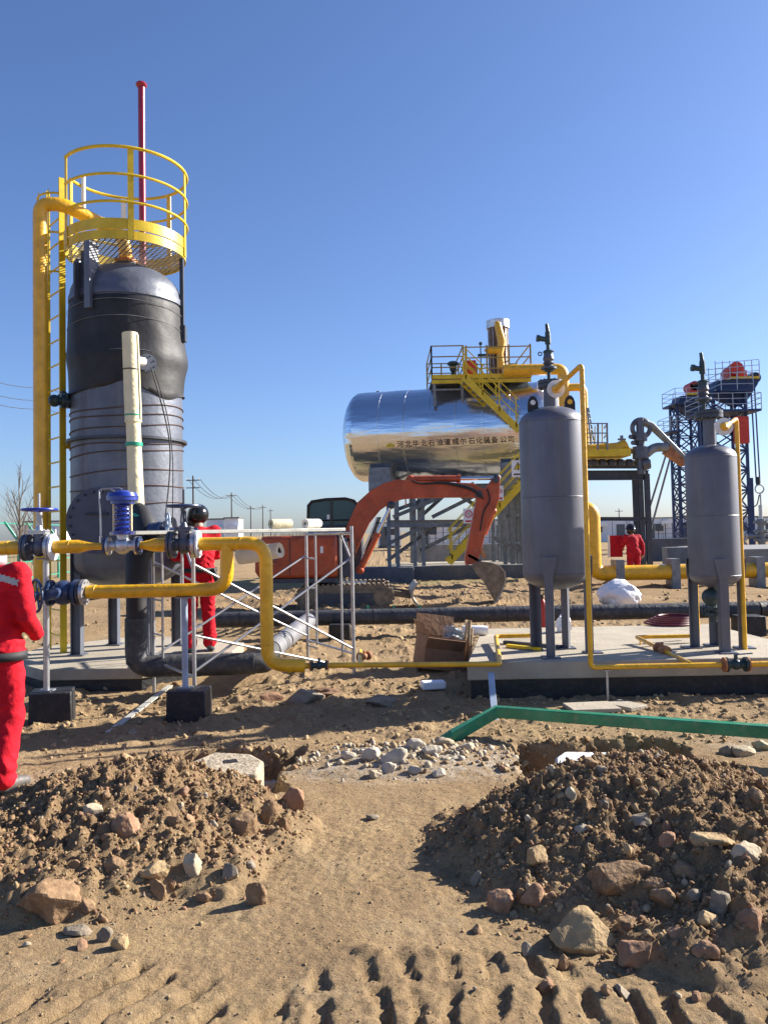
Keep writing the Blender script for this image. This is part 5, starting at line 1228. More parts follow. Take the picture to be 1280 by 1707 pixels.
# ---------------------------------------------------------------- blue lattice pumping towers
def lattice(nm, label, cx, Y, w, zt_, pl_z, arm):
    t = thing(nm, label, 'pumping tower', (cx, Y, .0)); h = w/2
    cor = [V((cx+i*h, Y+j*h, 0)) for i, j in ((-1, -1), (1, -1), (1, 1), (-1, 1))]
    for c in cor: MB().bar(c, c+V((0, 0, zt_)), .16, .16).build('column', 'bluesteel', t)
    nb = int(zt_/1.15)
    for k in range(nb+1):
        z = zt_*k/nb
        for i in range(4):
            a, b = cor[i]+V((0, 0, z)), cor[(i+1) % 4]+V((0, 0, z)); MB().bar(a, b, .09, .09).build('girt', 'bluesteel', t)
            if k < nb: MB().bar(a, cor[(i+1) % 4]+V((0, 0, z+zt_/nb)), .08, .08).bar(b, cor[i]+V((0, 0, z+zt_/nb)), .08, .08).build('cross_brace', 'bluesteel', t)
    for (pz, x0, x1) in pl_z:
        p = bpy.data.objects.new('platform', None); S.collection.objects.link(p); p.parent = t; p['_off'] = list(parent_loc(t))
        MB().box(((x0+x1)/2, Y, pz), (x1-x0, w+1.2, .14)).build('deck', 'bluesteel', p)
        for y in (Y-h-.6, Y+h+.6):
            for hh in (.4, .75, 1.1): MB().bar((x0, y, pz+hh), (x1, y, pz+hh), .035).build('rail', 'galv', p)
            n = max(2, int((x1-x0)/.75))
            for k in range(n+1): x = x0+(x1-x0)*k/n; MB().bar((x, y, pz), (x, y, pz+1.1), .04).build('rail_post', 'galv', p)
        for x in (x0, x1):
            for hh in (.4, .75, 1.1): MB().bar((x, Y-h-.6, pz+hh), (x, Y+h+.6, pz+hh), .035).build('rail', 'galv', p)
    # cage ladder on the left
    lx = cor[0].x-.35
    for dx in (-.22, .22): MB().bar((lx+dx, Y-h, .8), (lx+dx, Y-h, zt_), .04).build('ladder_rail', 'bluesteel', t)
    for k in range(int(zt_/1.1)): MB().ring((lx, Y-h-.35, 1.4+k*1.1), .36, .025, UP, 16, 5).build('cage_hoop', 'bluesteel', t)
    return t, cor
PYt = 52.0
def PX(px, Y=PYt): return W(px, 760, Y).x
z1 = W(1200, 655, PYt).z
t1, cor = lattice('pumping_tower', 'taller dark blue lattice pumping tower with red drive and hanging cables at the right', (PX(1186)+PX(1228))/2, PYt, PX(1236)-PX(1184), z1, ((z1-.1, PX(1188), PX(1240)), (W(1200, 690, PYt).z, PX(1160), PX(1252))), 1)
# cantilever head platform
hz = W(1235, 637, PYt).z
MB().prism([V((PX(1185), PYt, z1)), V((PX(1192), PYt, hz)), V((PX(1261), PYt, hz+.05)), V((PX(1256), PYt, hz-.35)), V((PX(1234), PYt, z1-.9))], (0, 1.7, 0)).build('head_beam', 'bluesteel', t1)
MB().box((PX(1235), PYt-.0, hz+.12), (PX(1259)-PX(1212), 2.0, .14)).build('head_deck', 'lemon', t1)
MB().cyl((PX(1223), PYt-.9, hz+.75), (PX(1223), PYt+.5, hz+.6), .45, n=24).box((PX(1226), PYt-.2, hz+.4), (1.2, 1.0, .5)).build('drive_motor', 'redbox', t1)
MB().cyl((PX(1258), PYt-.5, hz+.2), (PX(1258), PYt+.5, hz+.2), .35, n=20).build('sheave', 'blackgloss', t1)
hp_ = bpy.data.objects.new('head_railing', None); S.collection.objects.link(hp_); hp_.parent = t1; hp_['_off'] = list(parent_loc(t1))
for y in (PYt-1.1, PYt+1.1):
    for hh in (.45, .8, 1.15): MB().bar((PX(1185), y, hz+hh-.1), (PX(1257), y, hz+hh+.1), .035).build('rail', 'galv', hp_)
    for k in range(7): x = PX(1185+12*k); MB().bar((x, y, hz), (x, y, hz+1.2), .04).build('rail_post', 'galv', hp_)
MB().box((PX(1219), PYt-1.5, W(1219, 722, PYt).z), (.8, .5, 1.7)).build('control_cabinet', 'redbox', t1)
for px in (1255, 1261):
    MB().cyl(V((PX(px), PYt, hz+.2)), V((PX(px)+.12, PYt, W(px, 805, PYt).z)), .05, n=8).build('lifting_cable', 'bluesteel', t1)
MB().cyl(V((PX(1261), PYt, W(1260, 795, PYt).z)), V((PX(1261), PYt, W(1260, 808, PYt).z)), .14).build('cable_socket', 'blackgloss', t1)
MB().ring(V((PX(1263), PYt, W(1262, 815, PYt).z)), .28, .05, (0, 1, 0), 20, 6).build('hanger_ring', 'galv', t1)
MB().cyl(V((PX(1264), PYt, W(1262, 822, PYt).z)), V((PX(1265), PYt, .3)), .05, n=8).build('polished_rod', 'galv', t1)
MB().tube([V((PX(1262), PYt, W(1262, 825, PYt).z)), V((PX(1258), PYt, W(1262, 842, PYt).z)), V((PX(1250), PYt, W(1262, 846, PYt).z)), V((PX(1243), PYt, W(1262, 830, PYt).z))], .035, 6, .5).build('loose_cable', 'hose', t1)
MB().bar((PX(1240), PYt-.8, z1*.45), (PX(1240), PYt-.8, .3), .2).build('downpipe', 'bluesteel', t1)
Y2 = 60.0
def QX(px): return W(px, 760, Y2).x
z2 = W(1150, 676, Y2).z
t2, _ = lattice('pumping_tower', 'shorter dark blue lattice pumping tower behind with an orange drive', (QX(1124)+QX(1160))/2, Y2, QX(1160)-QX(1126), z2, ((z2, QX(1117), QX(1172)), (W(1120, 722, Y2).z, QX(1108), QX(1128))), 0)
MB().prism([V((QX(1126), Y2, z2)), V((QX(1130), Y2, z2+.6)), V((QX(1186), Y2, z2+.8)), V((QX(1182), Y2, z2+.3)), V((QX(1160), Y2, z2-1))], (0, 1.7, 0)).build('head_beam', 'bluesteel', t2)
MB().box((QX(1156), Y2-.4, z2+1.1), (.9, 1.0, .7)).cyl((QX(1154), Y2-.9, z2+1.35), (QX(1154), Y2+.5, z2+1.35), .36, n=20).build('drive_motor', 'redbox', t2)
MB().box((QX(1155), Y2-.95, z2+.72), (1.4, .08, .14)).build('toe_board', 'lemon', t2)
wp = W(1268, 880, 40); wh = thing('wellhead', 'grey wellhead tree standing beside the hanging cables at the right edge', 'wellhead', (wp.x, 40, 0))
MB().cyl((wp.x, 40, 0), (wp.x, 40, 1.9), .18).build('casing', 'steel', wh)
for k in range(4): flange((wp.x, 40, .4+k*.45), UP, .36, .12).build('flange', 'steel', wh)
for k in (-1, 1): MB().cyl((wp.x, 40, 1.05), (wp.x+k*.8, 40, 1.05), .12).build('wing', 'steel', wh); wheel((wp.x+k*.85, 40, 1.05), (1, 0, 0), .25, .03).build('handwheel', 'galv', wh)
MB().cyl((wp.x, 40, 1.9), (wp.x, 40, 2.6), .09).build('stuffing_box', 'galv', wh)
# ---------------------------------------------------------------- site cabins
def cabin(px0, px1, Y, ytop, ybot, label, grp, nwin=1, door=True, m='cabin', opened=False):
    x0, x1 = W(px0, 890, Y).x, W(px1, 890, Y).x; zt0 = W((px0+px1)/2, ytop, Y).z; z0 = min(.15, W((px0+px1)/2, ybot, Y).z)
    z0 = max(-.05, z0)
    t = thing('site_cabin', label, 'site cabin', ((x0+x1)/2, Y, 0), grp); d = 2.6
    MB().box(((x0+x1)/2, Y+d/2, (z0+zt0)/2), (x1-x0, d, zt0-z0)).build('wall_box', m, t)
    MB().box(((x0+x1)/2, Y+d/2, zt0+.05), (x1-x0+.2, d+.2, .12)).build('roof', 'cabindk', t)
    MB().box(((x0+x1)/2, Y+d/2, z0-.02), (x1-x0+.04, d+.04, .16)).build('base_rail', 'cabindk', t)
    n = int((x1-x0)/1.2)
    for k in range(1, n): MB().box((x0+(x1-x0)*k/n, Y-.012, (z0+zt0)/2), (.05, .03, zt0-z0-.25)).build('panel_joint', 'cabindk' if m != 'cabin' else 'concgrey', t)
    w = x1-x0
    if door: MB().box((x0+w*.28, Y-.04, z0+1.05), (.95, .06, 2.0)).build('door', 'cabindk', t)
    for k in range(nwin):
        xx = x0+w*(.55+.3*k); f = MB().box((xx, Y-.04, z0+1.6), (1.1, .06, 1.0)).build('window', 'white', t); MB().box((xx, Y-.075, z0+1.6), (.95, .03, .85)).build('pane', 'glass2', f)
    MB().box((x0+w*.72, Y-.2, z0+2.1), (.8, .35, .55)).build('air_conditioner', 'white', t)
    return t
g_ = 'white site cabins in a row on the horizon'
cabin(968, 1020, 92, 864, 906, 'white cabin behind the goal-post bend of the yellow main', g_)
cabin(1021, 1068, 92, 864, 906, 'white cabin with dark door left of the distant worker head', g_, 0)
cabin(1069, 1122, 92, 864, 905, 'white cabin seen between the rack column and the lattice tower', g_)
cabin(1123, 1176, 93, 863, 905, 'white cabin behind the feet of the blue lattice tower', g_)
cabin(1218, 1262, 92, 862, 903, 'white cabin between the smaller vessel pipe and the wellhead', g_)
cabin(1263, 1330, 92, 862, 903, 'white cabin at the right edge behind the wellhead', g_)
cabin(690, 742, 70, 870, 912, 'bright white cabin left under the tank frame', g_, 1)
cabin(743, 780, 76, 868, 905, 'white cabin behind the wire fence under the tank', g_, 0, False)
cabin(781, 826, 76, 868, 905, 'white cabin behind the stair foot under the tank', g_, 0, False)
cabin(827, 875, 76, 867, 905, 'white cabin behind the frame columns left of the larger vessel', g_, 0, False)
cabin(345, 374, 80, 866, 893, 'small white hut beside the welder above the scaffold deck', g_, 0, False)
cabin(375, 398, 78, 864, 893, 'bright white tank-like hut right of the welder', g_, 0, False)
cabin(630, 668, 82, 872, 905, 'white cabin seen behind the excavator boom rams', g_, 1, True)
cabin(40, 108, 74, 870, 905, 'pale cabin with sloping roof behind the green fence at the left', g_, 0, False)
# wire fence panels
def fence(px0, px1, Y, h, m, label, n=12, cat='fence', mesh=5):
    x0, x1 = W(px0, 890, Y).x, W(px1, 890, Y).x; t = thing('wire_fence', label, cat, ((x0+x1)/2, Y, 0))
    for k in range(n+1): x = x0+(x1-x0)*k/n; MB().bar((x, Y, 0), (x, Y, h), .06).build('post', m, t)
    for k in range(mesh): MB().bar((x0, Y, .15+k*(h-.2)/(mesh-1)), (x1, Y, .15+k*(h-.2)/(mesh-1)), .025).build('rail', m, t)
    b = MB(); n2 = n*8
    for k in range(n2): x = x0+(x1-x0)*k/n2; b.bar((x, Y, .1), (x, Y, h-.05), .012)
    b.build('mesh_wire', m, t, kind='stuff'); return t
fence(700, 880, 62, 2.0, 'dkgrey', 'grey wire fence in front of the cabins under the tank', 14)
fence(1085, 1180, 70, 1.9, 'dkgrey', 'grey wire fence in front of the cabins by the lattice towers', 8)
fl_ = thing('green_fence', 'green steel fence with cranked posts at the far left', 'fence', (W(20, 890, 26).x, 26, 0))
for k in range(9):
    y = 18+k*2.1; x = W(50, 890, 26).x-.35*k*0-.9+ (k-4)*.05
    x = -12.3+k*-.15
    b = MB().tube([V((x, y, 0)), V((x, y, 1.55)), V((x-.5, y, 2.25))], .05, 8); b.build('post', 'greenfence', fl_)
for z, dx in ((.2, 0), (.8, 0), (1.5, 0), (2.2, -.5)): MB().bar((-12.3+dx, 18, z), (-13.5+dx, 34.8, z), .04).build('rail', 'greenfence', fl_)
for k in range(40):
    y = 18+k*.42; x = -12.3-1.2*k/40; MB().bar((x, y, .1), (x, y, 1.55), .012).build('wire', 'greenfence', fl_)
# low fence of short green posts on the ground by the pipe
lf = thing('low_green_fence', 'low green wire fence lying along the ground behind the black pipe', 'fence', (0, 16.0, 0))
x0, x1 = W(570, 1020, 15.2).x, W(700, 1020, 15.2).x
for k in range(4): x = x0+(x1-x0)*k/3; MB().bar((x, 15.2, -.02), (x, 15.2, .22), .04).build('post', 'greenfence', lf)
for k in range(26): x = x0+(x1-x0)*k/25; MB().bar((x, 15.2, .0), (x, 15.2, .14), .008).build('wire', 'greenfence', lf)
for z in (.03, .13): MB().bar((x0, 15.2, z), (x1, 15.2, z), .012).build('rail', 'greenfence', lf)
# ---------------------------------------------------------------- utility poles and wires
def upole(px, ytop, Y, label):
    p = W(px, ytop, Y); t = thing('utility_pole', label, 'utility pole', (p.x, Y, 0), 'utility poles receding on the horizon')
    MB().cyl((p.x, Y, 0), (p.x, Y, p.z), .16, .10, n=8).build('mast', 'timberbk', t)
    for k in range(2 if Y < 130 else 1): MB().bar((p.x-.9, Y, p.z-.6-k*1.0), (p.x+.9, Y, p.z-.6-k*1.0), .12).build('crossarm', 'timberbk', t)
    for k in (-1, 0, 1): MB().cyl((p.x+k*.8, Y, p.z-.55), (p.x+k*.8, Y, p.z-.3), .05, n=6).build('insulator', 'white', t)
    return V((p.x, Y, p.z-.3))
pp = [upole(322, 793, 105, 'nearest utility pole standing right above the welder helmet'), upole(386, 821, 145, 'utility pole above the white huts by the scaffold'),
      upole(418, 843, 190, 'left one of three small utility poles beyond the scaffold'), upole(438, 842, 200, 'middle one of three small utility poles beyond the scaffold'), upole(451, 848, 230, 'right one of three small utility poles beyond the scaffold'), upole(1031, 848, 190, 'far utility pole between the yellow bend and rack columns')]
tq = upole(-230, 560, 60, 'utility pole beyond the left edge carrying the three wires')
for k in (-1, 0, 1):
    for a, b, nm in ((pp[0], pp[1], 'first'), (pp[1], pp[3], 'second')):
        a_, b_ = a+V((k*.8, 0, 0)), b+V((k*.8, 0, 0)); pts = [a_.lerp(b_, s_/12)-V((0, 0, 1.6*4*(s_/12)*(1-s_/12))) for s_ in range(13)]
        tag(MB().tube(pts, .04, 5).build('power_line', 'wire'), ('left', 'middle', 'right')[k+1]+' power line of three in the '+nm+' span right of the welder', 'power line', 'power lines on the horizon')
for k, (ya, yb2, w_) in enumerate(((627, 646, 'top'), (650, 667, 'middle'), (667, 681, 'bottom'))):
    a_, b_ = W(-120, ya-38, 60), W(75, yb2, 85); c_ = W(300, yb2+75, 125)
    pts = [a_.lerp(b_, s_/8)-V((0, 0, .8*4*(s_/8)*(1-s_/8))) for s_ in range(9)]+[b_.lerp(c_, s_/6) for s_ in range(1, 7)]
    tag(MB().tube(pts, .030, 5).build('power_line', 'wire'), w_+' of the three wires crossing the sky at the left edge', 'power line')
# bare tree
def bare_tree(px, Y, h, label):
    p = W(px, 890, Y); t = thing('bare_tree', label, 'tree', (p.x, Y, 0)); rnd = random.Random(px)
    MB().tube([(p.x, Y, 0), (p.x+.03, Y, h*.5), (p.x-.02, Y, h*.95)], [.05, .03, .008], 7).build('trunk', 'bark', t)
    b = MB()
    for k in range(26):
        z = h*(.12+.8*rnd.random()); a = rnd.random()*2*PI; l = h*(.16+.3*(1-z/h)); q = V((p.x, Y, z)); d = V((math.cos(a)*.45, math.sin(a)*.45, 1)).normalized()
        e = q+d*l; b.tube([q, q+d*l*.5+V((.02, 0, 0)), e], [.016, .010, .003], 5)
        for j in range(4):
            f_ = .3+.6*rnd.random(); a2 = rnd.random()*2*PI; b.tube([q+d*l*f_, q+d*l*f_+(d+V((math.cos(a2)*.6, math.sin(a2)*.6, 0)))*l*.35], [.007, .002], 4)
    b.build('crown', 'bark', t, kind='stuff')
bare_tree(33, 24, 3.6, 'leafless sapling in front of the green fence at the far left')
bare_tree(60, 30, 2.6, 'smaller leafless sapling right beside the yellow riser')
for i, (px, Y, s_) in enumerate(((338, 96, 1.4), (356, 110, 1.3), (505, 140, 2.4), (470, 150, 2.2), (580, 120, 1.5))):
    p = W(px, 890, Y); rnd = random.Random(i); b = MB()
    for k in range(160):
        a = rnd.random()*2*PI; r_ = s_*rnd.random()**.5; q = V((p.x+r_*math.cos(a)*1.3, Y+r_*math.sin(a), 0)); e = q+V((rnd.uniform(-.4, .4), rnd.uniform(-.4, .4), s_*(1.3-.6*r_/s_)*rnd.uniform(.6, 1.1))); b.tube([q, e], [.03, .01], 3)
    tag(b.build('shrub', 'bark'), ['bare brown shrub behind the welder shoulder', 'bare brown shrub right of the white huts', 'scrubby bush on the horizon above the scaffold rolls', 'low scrub on the horizon left of the cab', 'scrubby bush behind the excavator cab'][i], 'shrub')
# ---------------------------------------------------------------- hit test on the ground
_yy = np.concatenate([np.arange(1.9, 8, .01), np.arange(8, 40, .05)])
def hit(px, py):
    d = CM.to_3x3() @ Vector(((px-CX)/F, -(py-CY)/F + SHY*1707/F, -1))
    t = _yy/d.y; x = d.x*t; z = EYE+d.z*t; g_ = H(x, _yy, False); k = np.nonzero(z <= g_)[0]
    k = k[0] if len(k) else len(_yy)-1
    return V((x[k], _yy[k], g_[k]))
# ---------------------------------------------------------------- green steel beam
gb = thing('green_beam', 'long green steel box beam with a cranked end lying across the ground', 'steel beam', hit(900, 1215))
e0 = hit(752, 1236); e0.z += .03; e1 = W(828, 1186, 6.35); e2 = W(1340, 1224, 5.35)
b = MB(); w = .085; hh = .085
def mitre(pts, w, h):
    vs = []; n = len(pts)
    for i, p in enumerate(pts):
        d = (pts[min(i+1, n-1)]-pts[max(i-1, 0)]).normalized()
        if 0 < i < n-1: d = ((pts[i+1]-p).normalized()+(p-pts[i-1]).normalized()).normalized()
        u = d.cross(UP).normalized(); q = u.cross(d)
        vs += [p+u*w/2*a+q*h/2*c for a, c in ((-1, -1), (1, -1), (1, 1), (-1, 1))]
    fs = [(3, 2, 1, 0), tuple(4*(n-1)+k for k in range(4))]
    for i in range(n-1):
        for k in range(4): fs.append((4*i+k, 4*i+(k+1) % 4, 4*i+4+(k+1) % 4, 4*i+4+k))
    return vs, fs
b.add(*mitre([e0, e1, e2, e2+(e2-e1)*.3], w, hh)); b.build('box_beam', 'green', gb, bevel=.006)
b = MB(); b.tube([e0+V((.02, .0, .01)), e0+V((-.045, 0, -.02)), e0+V((-.05, 0, -.14))], .05, 14); b.build('cap_elbow', 'green', gb)
s0 = W(818, 1122, 7.2); s1 = hit(812, 1180)
tag(MB().bar(s0, V((s1.x, 6.75, -.03)), .055, .02, up=(0, 1, 0)).build('flat_bar', 'paleblue', bevel=.002), 'pale blue flat bar leaning between pad edge and green beam', 'steel bar')
# flat silver strip and plank on the ground, left
a, b_ = hit(284, 1152), hit(182, 1224)
tag(MB().bar(a+V((0, 0, .05)), b_+V((0, 0, .015)), .06, .012).build('metal_strip', 'plank'), 'thin pale metal strip lying slanted on the ground below the scaffold', 'metal strip')
# concrete blocks in the pits
def cblock(pts, z0, z1, m, hole, label):
    b = MB().prism([V((x, y, (z0+z1)/2)) for x, y in pts], (0, 0, z1-z0)); cx_ = sum(p[0] for p in pts)/len(pts); cy_ = sum(p[1] for p in pts)/len(pts)
    t = thing('concrete_block', label, 'concrete block', (cx_, cy_, z0)); o = b.build('block', m, t, bevel=.018)
    MB().box((cx_+hole[0], cy_+hole[1], z1-.02), (.085, .07, .05), .3).build('anchor_hole', 'black', t)
    return t
zc_ = .13
cblock([(W(x, y, 5).x*0+G(x, y, zc_).x, G(x, y, zc_).y) for x, y in ((313, 1272), (345, 1290), (428, 1290), (440, 1268), (418, 1256), (358, 1253))], -.25, zc_, 'concold', (.0, .02), 'hexagonal weathered concrete block with a square hole behind the left soil heap')
cblock([(G(x, y, .17).x, G(x, y, .17).y) for x, y in ((925, 1284), (1010, 1290), (1030, 1270), (1012, 1253), (940, 1252), (925, 1262))], -.25, .17, 'concwhite', (.02, .02), 'whitish concrete block with a hole sticking out behind the right soil heap')
# slabs near pad
for (px, py, w_, d_, rz, lb) in ((985, 1183, .42, .3, .1, 'flat broken concrete tile on the soil in front of the pad'), (1042, 1180, .22, .3, .6, 'small tilted concrete tile beside the thin prop')):
    p = hit(px, py); tag(MB().box((p.x, p.y, p.z+.02), (w_, d_, .035), rz).build('concrete_tile', 'conc', bevel=.006), lb, 'concrete tile')
# white foam block, bag, bag on pad
p = hit(722, 1150); tag(MB().box((p.x, p.y, p.z+.045), (.24, .15, .075), .15).build('foam_block', 'foam', bevel=.015), 'small white foam block lying in the shade left of the pad', 'foam block')
def crumple(px, py, Y, w, d, h, m, label, cat, nm, seed=1, z=None, amp=.25):
    p = W(px, py, Y); zz = z if z is not None else h1(p.x, Y, False)
    bm = bmesh.new(); bmesh.ops.create_icosphere(bm, subdivisions=4, radius=1)
    c = np.array([v.co[:] for v in bm.verts]); n1 = fbm(c[:, 0]*1.6+seed, c[:, 1]*1.6+c[:, 2]*2, 3, seed); n2 = 1-np.abs(fbm(c[:, 0]*3+c[:, 2]*2, c[:, 1]*3-c[:, 2]+seed, 3, seed+5))
    r = .9+amp*n1+amp*.5*(n2-.7)
    for v, s_ in zip(bm.verts, r):
        v.co *= s_; v.co.x *= w/2; v.co.y *= d/2; v.co.z = max(-.02, v.co.z*.55+.45)*h*(1-.35*min(1, (v.co.x/(w*.6))**2))
    me_ = bpy.data.meshes.new(nm); bm.to_mesh(me_); bm.free(); me_.materials.append(M[m]); me_.shade_smooth(); me_.set_sharp_from_angle(angle=R(50))
    o = bpy.data.objects.new(nm, me_); S.collection.objects.link(o); o.location = (p.x, Y, zz-.01); return tag(o, label, cat)
crumple(1030, 1000, 16.2, .95, .6, .62, 'plastic', 'big white plastic bag lying on the soil between the vessels', 'plastic bag', 'plastic_bag', 3, amp=.14)
crumple(940, 1068, 9.75, .22, .2, .24, 'plastic', 'small white plastic bag behind the larger vessel leg', 'plastic bag', 'plastic_bag', 8, z=.35)
p = W(802, 1062, 9.0); tag(MB().lathe([(.001, 0), (.055, .0), (.06, .02), (.058, .25), (.05, .3), (.001, .3)], V((p.x-.15, 9.6, .41)), (1, -.1, 0), n=20).build('white_roll', 'foam'), 'short white roll lying at the left corner of the pad', 'roll')
for k, (a, b_) in enumerate((((840, 1070), (935, 1078)), ((845, 1076), (900, 1082)))):
    pa_, pb_ = G(a[0], a[1], zt+.02), G(b_[0], b_[1], zt+.02); tag(MB().bar(pa_, pb_, .05, .03).build('angle_bar', 'lemon' if k else 'dkgrey'), ('short yellow' if k else 'dark grey')+' steel bar lying flat on the pad left of the larger vessel', 'steel bar')
# black rags, cable coil and red cylinders
b = MB()
pc_ = G(1130, 1043, .37)
for k in range(5): b.ring((pc_.x+.03*k, 10.3+.02*k, .37+.018*k), .30-.02*k, .014, UP, 28, 6)
tag(b.build('cable_coil', 'redhose'), 'dark red hose coil at the back of the pad', 'hose coil')
for i, px in enumerate((892, 906)):
    q = W(px, 1050, 10.75); t = thing('fire_extinguisher', ('left' if i == 0 else 'right')+' red cylinder half hidden behind the larger vessel leg', 'fire extinguisher', (q.x, 10.8, .05))
    MB().lathe([(.001, .02), (.06, .02), (.063, .06), (.063, .56), (.045, .62), (.02, .66), (.001, .66)], (q.x, 10.8, 0), n=18).build('cylinder', 'redbox', t)
    MB().cyl((q.x, 10.8, .65), (q.x, 10.8, .72), .018).bar((q.x, 10.8, .72), (q.x+.08, 10.78, .74), .02, .012).build('valve_head', 'blackgloss', t)
# cardboard box with scraps
bp0 = W(728, 1080, 9.15); bt = thing('cardboard_box', 'battered brown cardboard carton full of scraps at the corner of the pad', 'cardboard box', (bp0.x, 9.15, h1(bp0.x, 9.15, False)))
c = V((bp0.x, 9.15, bt.location.z)); rz = Matrix.Rotation(.25, 3, 'Z') @ Matrix.Rotation(.16, 3, 'Y')
def cb_(a, d, r=None): return MB().box(c+V((0, 0, .02))+rz @ V(a), d, rot=(rz @ r) if r is not None else rz)
w_, d_, h_ = .46, .40, .36
cb_((0, -d_/2, h_/2), (w_, .008, h_)).build('front_panel', 'card', bt); cb_((0, d_/2, h_/2), (w_, .008, h_)).build('back_panel', 'card', bt)
for s_ in (-1, 1): cb_((s_*w_/2, 0, h_/2), (.008, d_, h_)).build('side_panel', 'card', bt)
cb_((0, 0, .01), (w_, d_, .008)).build('bottom_panel', 'carddk', bt)
cb_((-.02, d_/2+.02, h_+.10), (w_, .008, .24), Matrix.Rotation(-.25, 3, 'X')).build('flap', 'card', bt)
cb_((-w_/2-.03, 0, h_+.07), (.008, d_*.9, .17), Matrix.Rotation(-.5, 3, 'Y')).build('flap', 'card', bt)
cb_((-.02, -d_/2-.04, h_-.07), (w_*.95, .008, .14), Matrix.Rotation(.55, 3, 'X')).build('flap', 'carddk', bt)
o = crumple(752, 1040, 9.1, .3, .25, .26, 'clear', 'crumpled grey plastic film stuffed in the carton', 'plastic film', 'plastic_film', 12, z=c.z+.26, amp=.4)
rnd = random.Random(4)
for k in range(7):
    a = V((bp0.x+.25+.022*k, 9.15+rnd.uniform(-.12, .1), c.z+.03)); e = a+V((rnd.uniform(-.05, .10), rnd.uniform(-.05, .08), rnd.uniform(.32, .55)))
    tag(MB().bar(a, e, rnd.uniform(.02, .045), .015).build('timber_offcut', 'wood'), 'pale timber offcut leaning by the carton, number %s from the left' % ('one', 'two', 'three', 'four', 'five', 'six', 'seven')[k], 'timber offcut', 'timber offcuts propped by the carton')
b = hit(540, 1162)
crumple(540, 1160, b.y, .34, .2, .10, 'carddk', 'dark crumpled sheet half buried in the shaded soil', 'crumpled sheet', 'crumpled_sheet', 5, z=b.z)
# ---------------------------------------------------------------- rocks
def rock_mesh(seed, sub=3, planes=9, sc=(1, .8, .65), lo=.42):
    rg = np.random.default_rng(seed); bm = bmesh.new(); bmesh.ops.create_icosphere(bm, subdivisions=sub, radius=1)
    c = np.array([v.co[:] for v in bm.verts]); f = [[v.index for v in fa.verts] for fa in bm.faces]; bm.free()
    for k in range(planes):
        n = rg.normal(size=3); n /= np.linalg.norm(n); d = rg.uniform(lo, .82); o = c@n-d; m_ = o > 0; c[m_] -= np.outer(o[m_]*.92, n)
    c *= 1+(.07*fbm(c[:, 0]*2.5+seed, c[:, 1]*2.5+c[:, 2]*2, 4, seed % 90)+.022*fbm(c[:, 0]*9+seed, c[:, 1]*9+c[:, 2]*8, 3, seed % 70))[:, None]
    c *= np.array(sc); return c, f
def rock_obj(c, f, name, m):
    me_ = bpy.data.meshes.new(name); me_.from_pydata(c.tolist(), [], f); me_.materials.append(m if not isinstance(m, str) else M[m]); me_.shade_smooth(); me_.set_sharp_from_angle(angle=R(32)); return me_
M['rocktan'] = mat('tan_sandstone', (.38, .27, .145), .9, var=.15, scale=9, bump=.8, bscale=38, dirt=.85, dirtcol=(.36, .25, .14), spec=.2)
M['rockbrown'] = mat('brown_sandstone', (.25, .155, .085), .9, var=.18, scale=10, bump=.8, bscale=45, dirt=.85, dirtcol=(.36, .25, .15), spec=.2)
M['rockpink'] = mat('reddish_stone', (.29, .165, .10), .88, var=.15, scale=10, bump=.7, bscale=45, dirt=.85, dirtcol=(.38, .27, .16), spec=.2)
M['rockpale'] = mat('pale_stone', (.42, .35, .245), .88, var=.12, scale=10, bump=.6, bscale=45, dirt=.85, dirtcol=(.38, .28, .17), spec=.25)
M['rockgrey'] = mat('grey_stone', (.245, .205, .155), .88, var=.15, scale=10, bump=.6, bscale=45, dirt=.85, dirtcol=(.33, .25, .16), spec=.25)
M['rockwhite'] = mat('lime_dusted_stone', (.47, .41, .32), .9, var=.1, scale=12, bump=.6, bscale=40, dirt=.5, dirtcol=(.45, .35, .23), spec=.2)
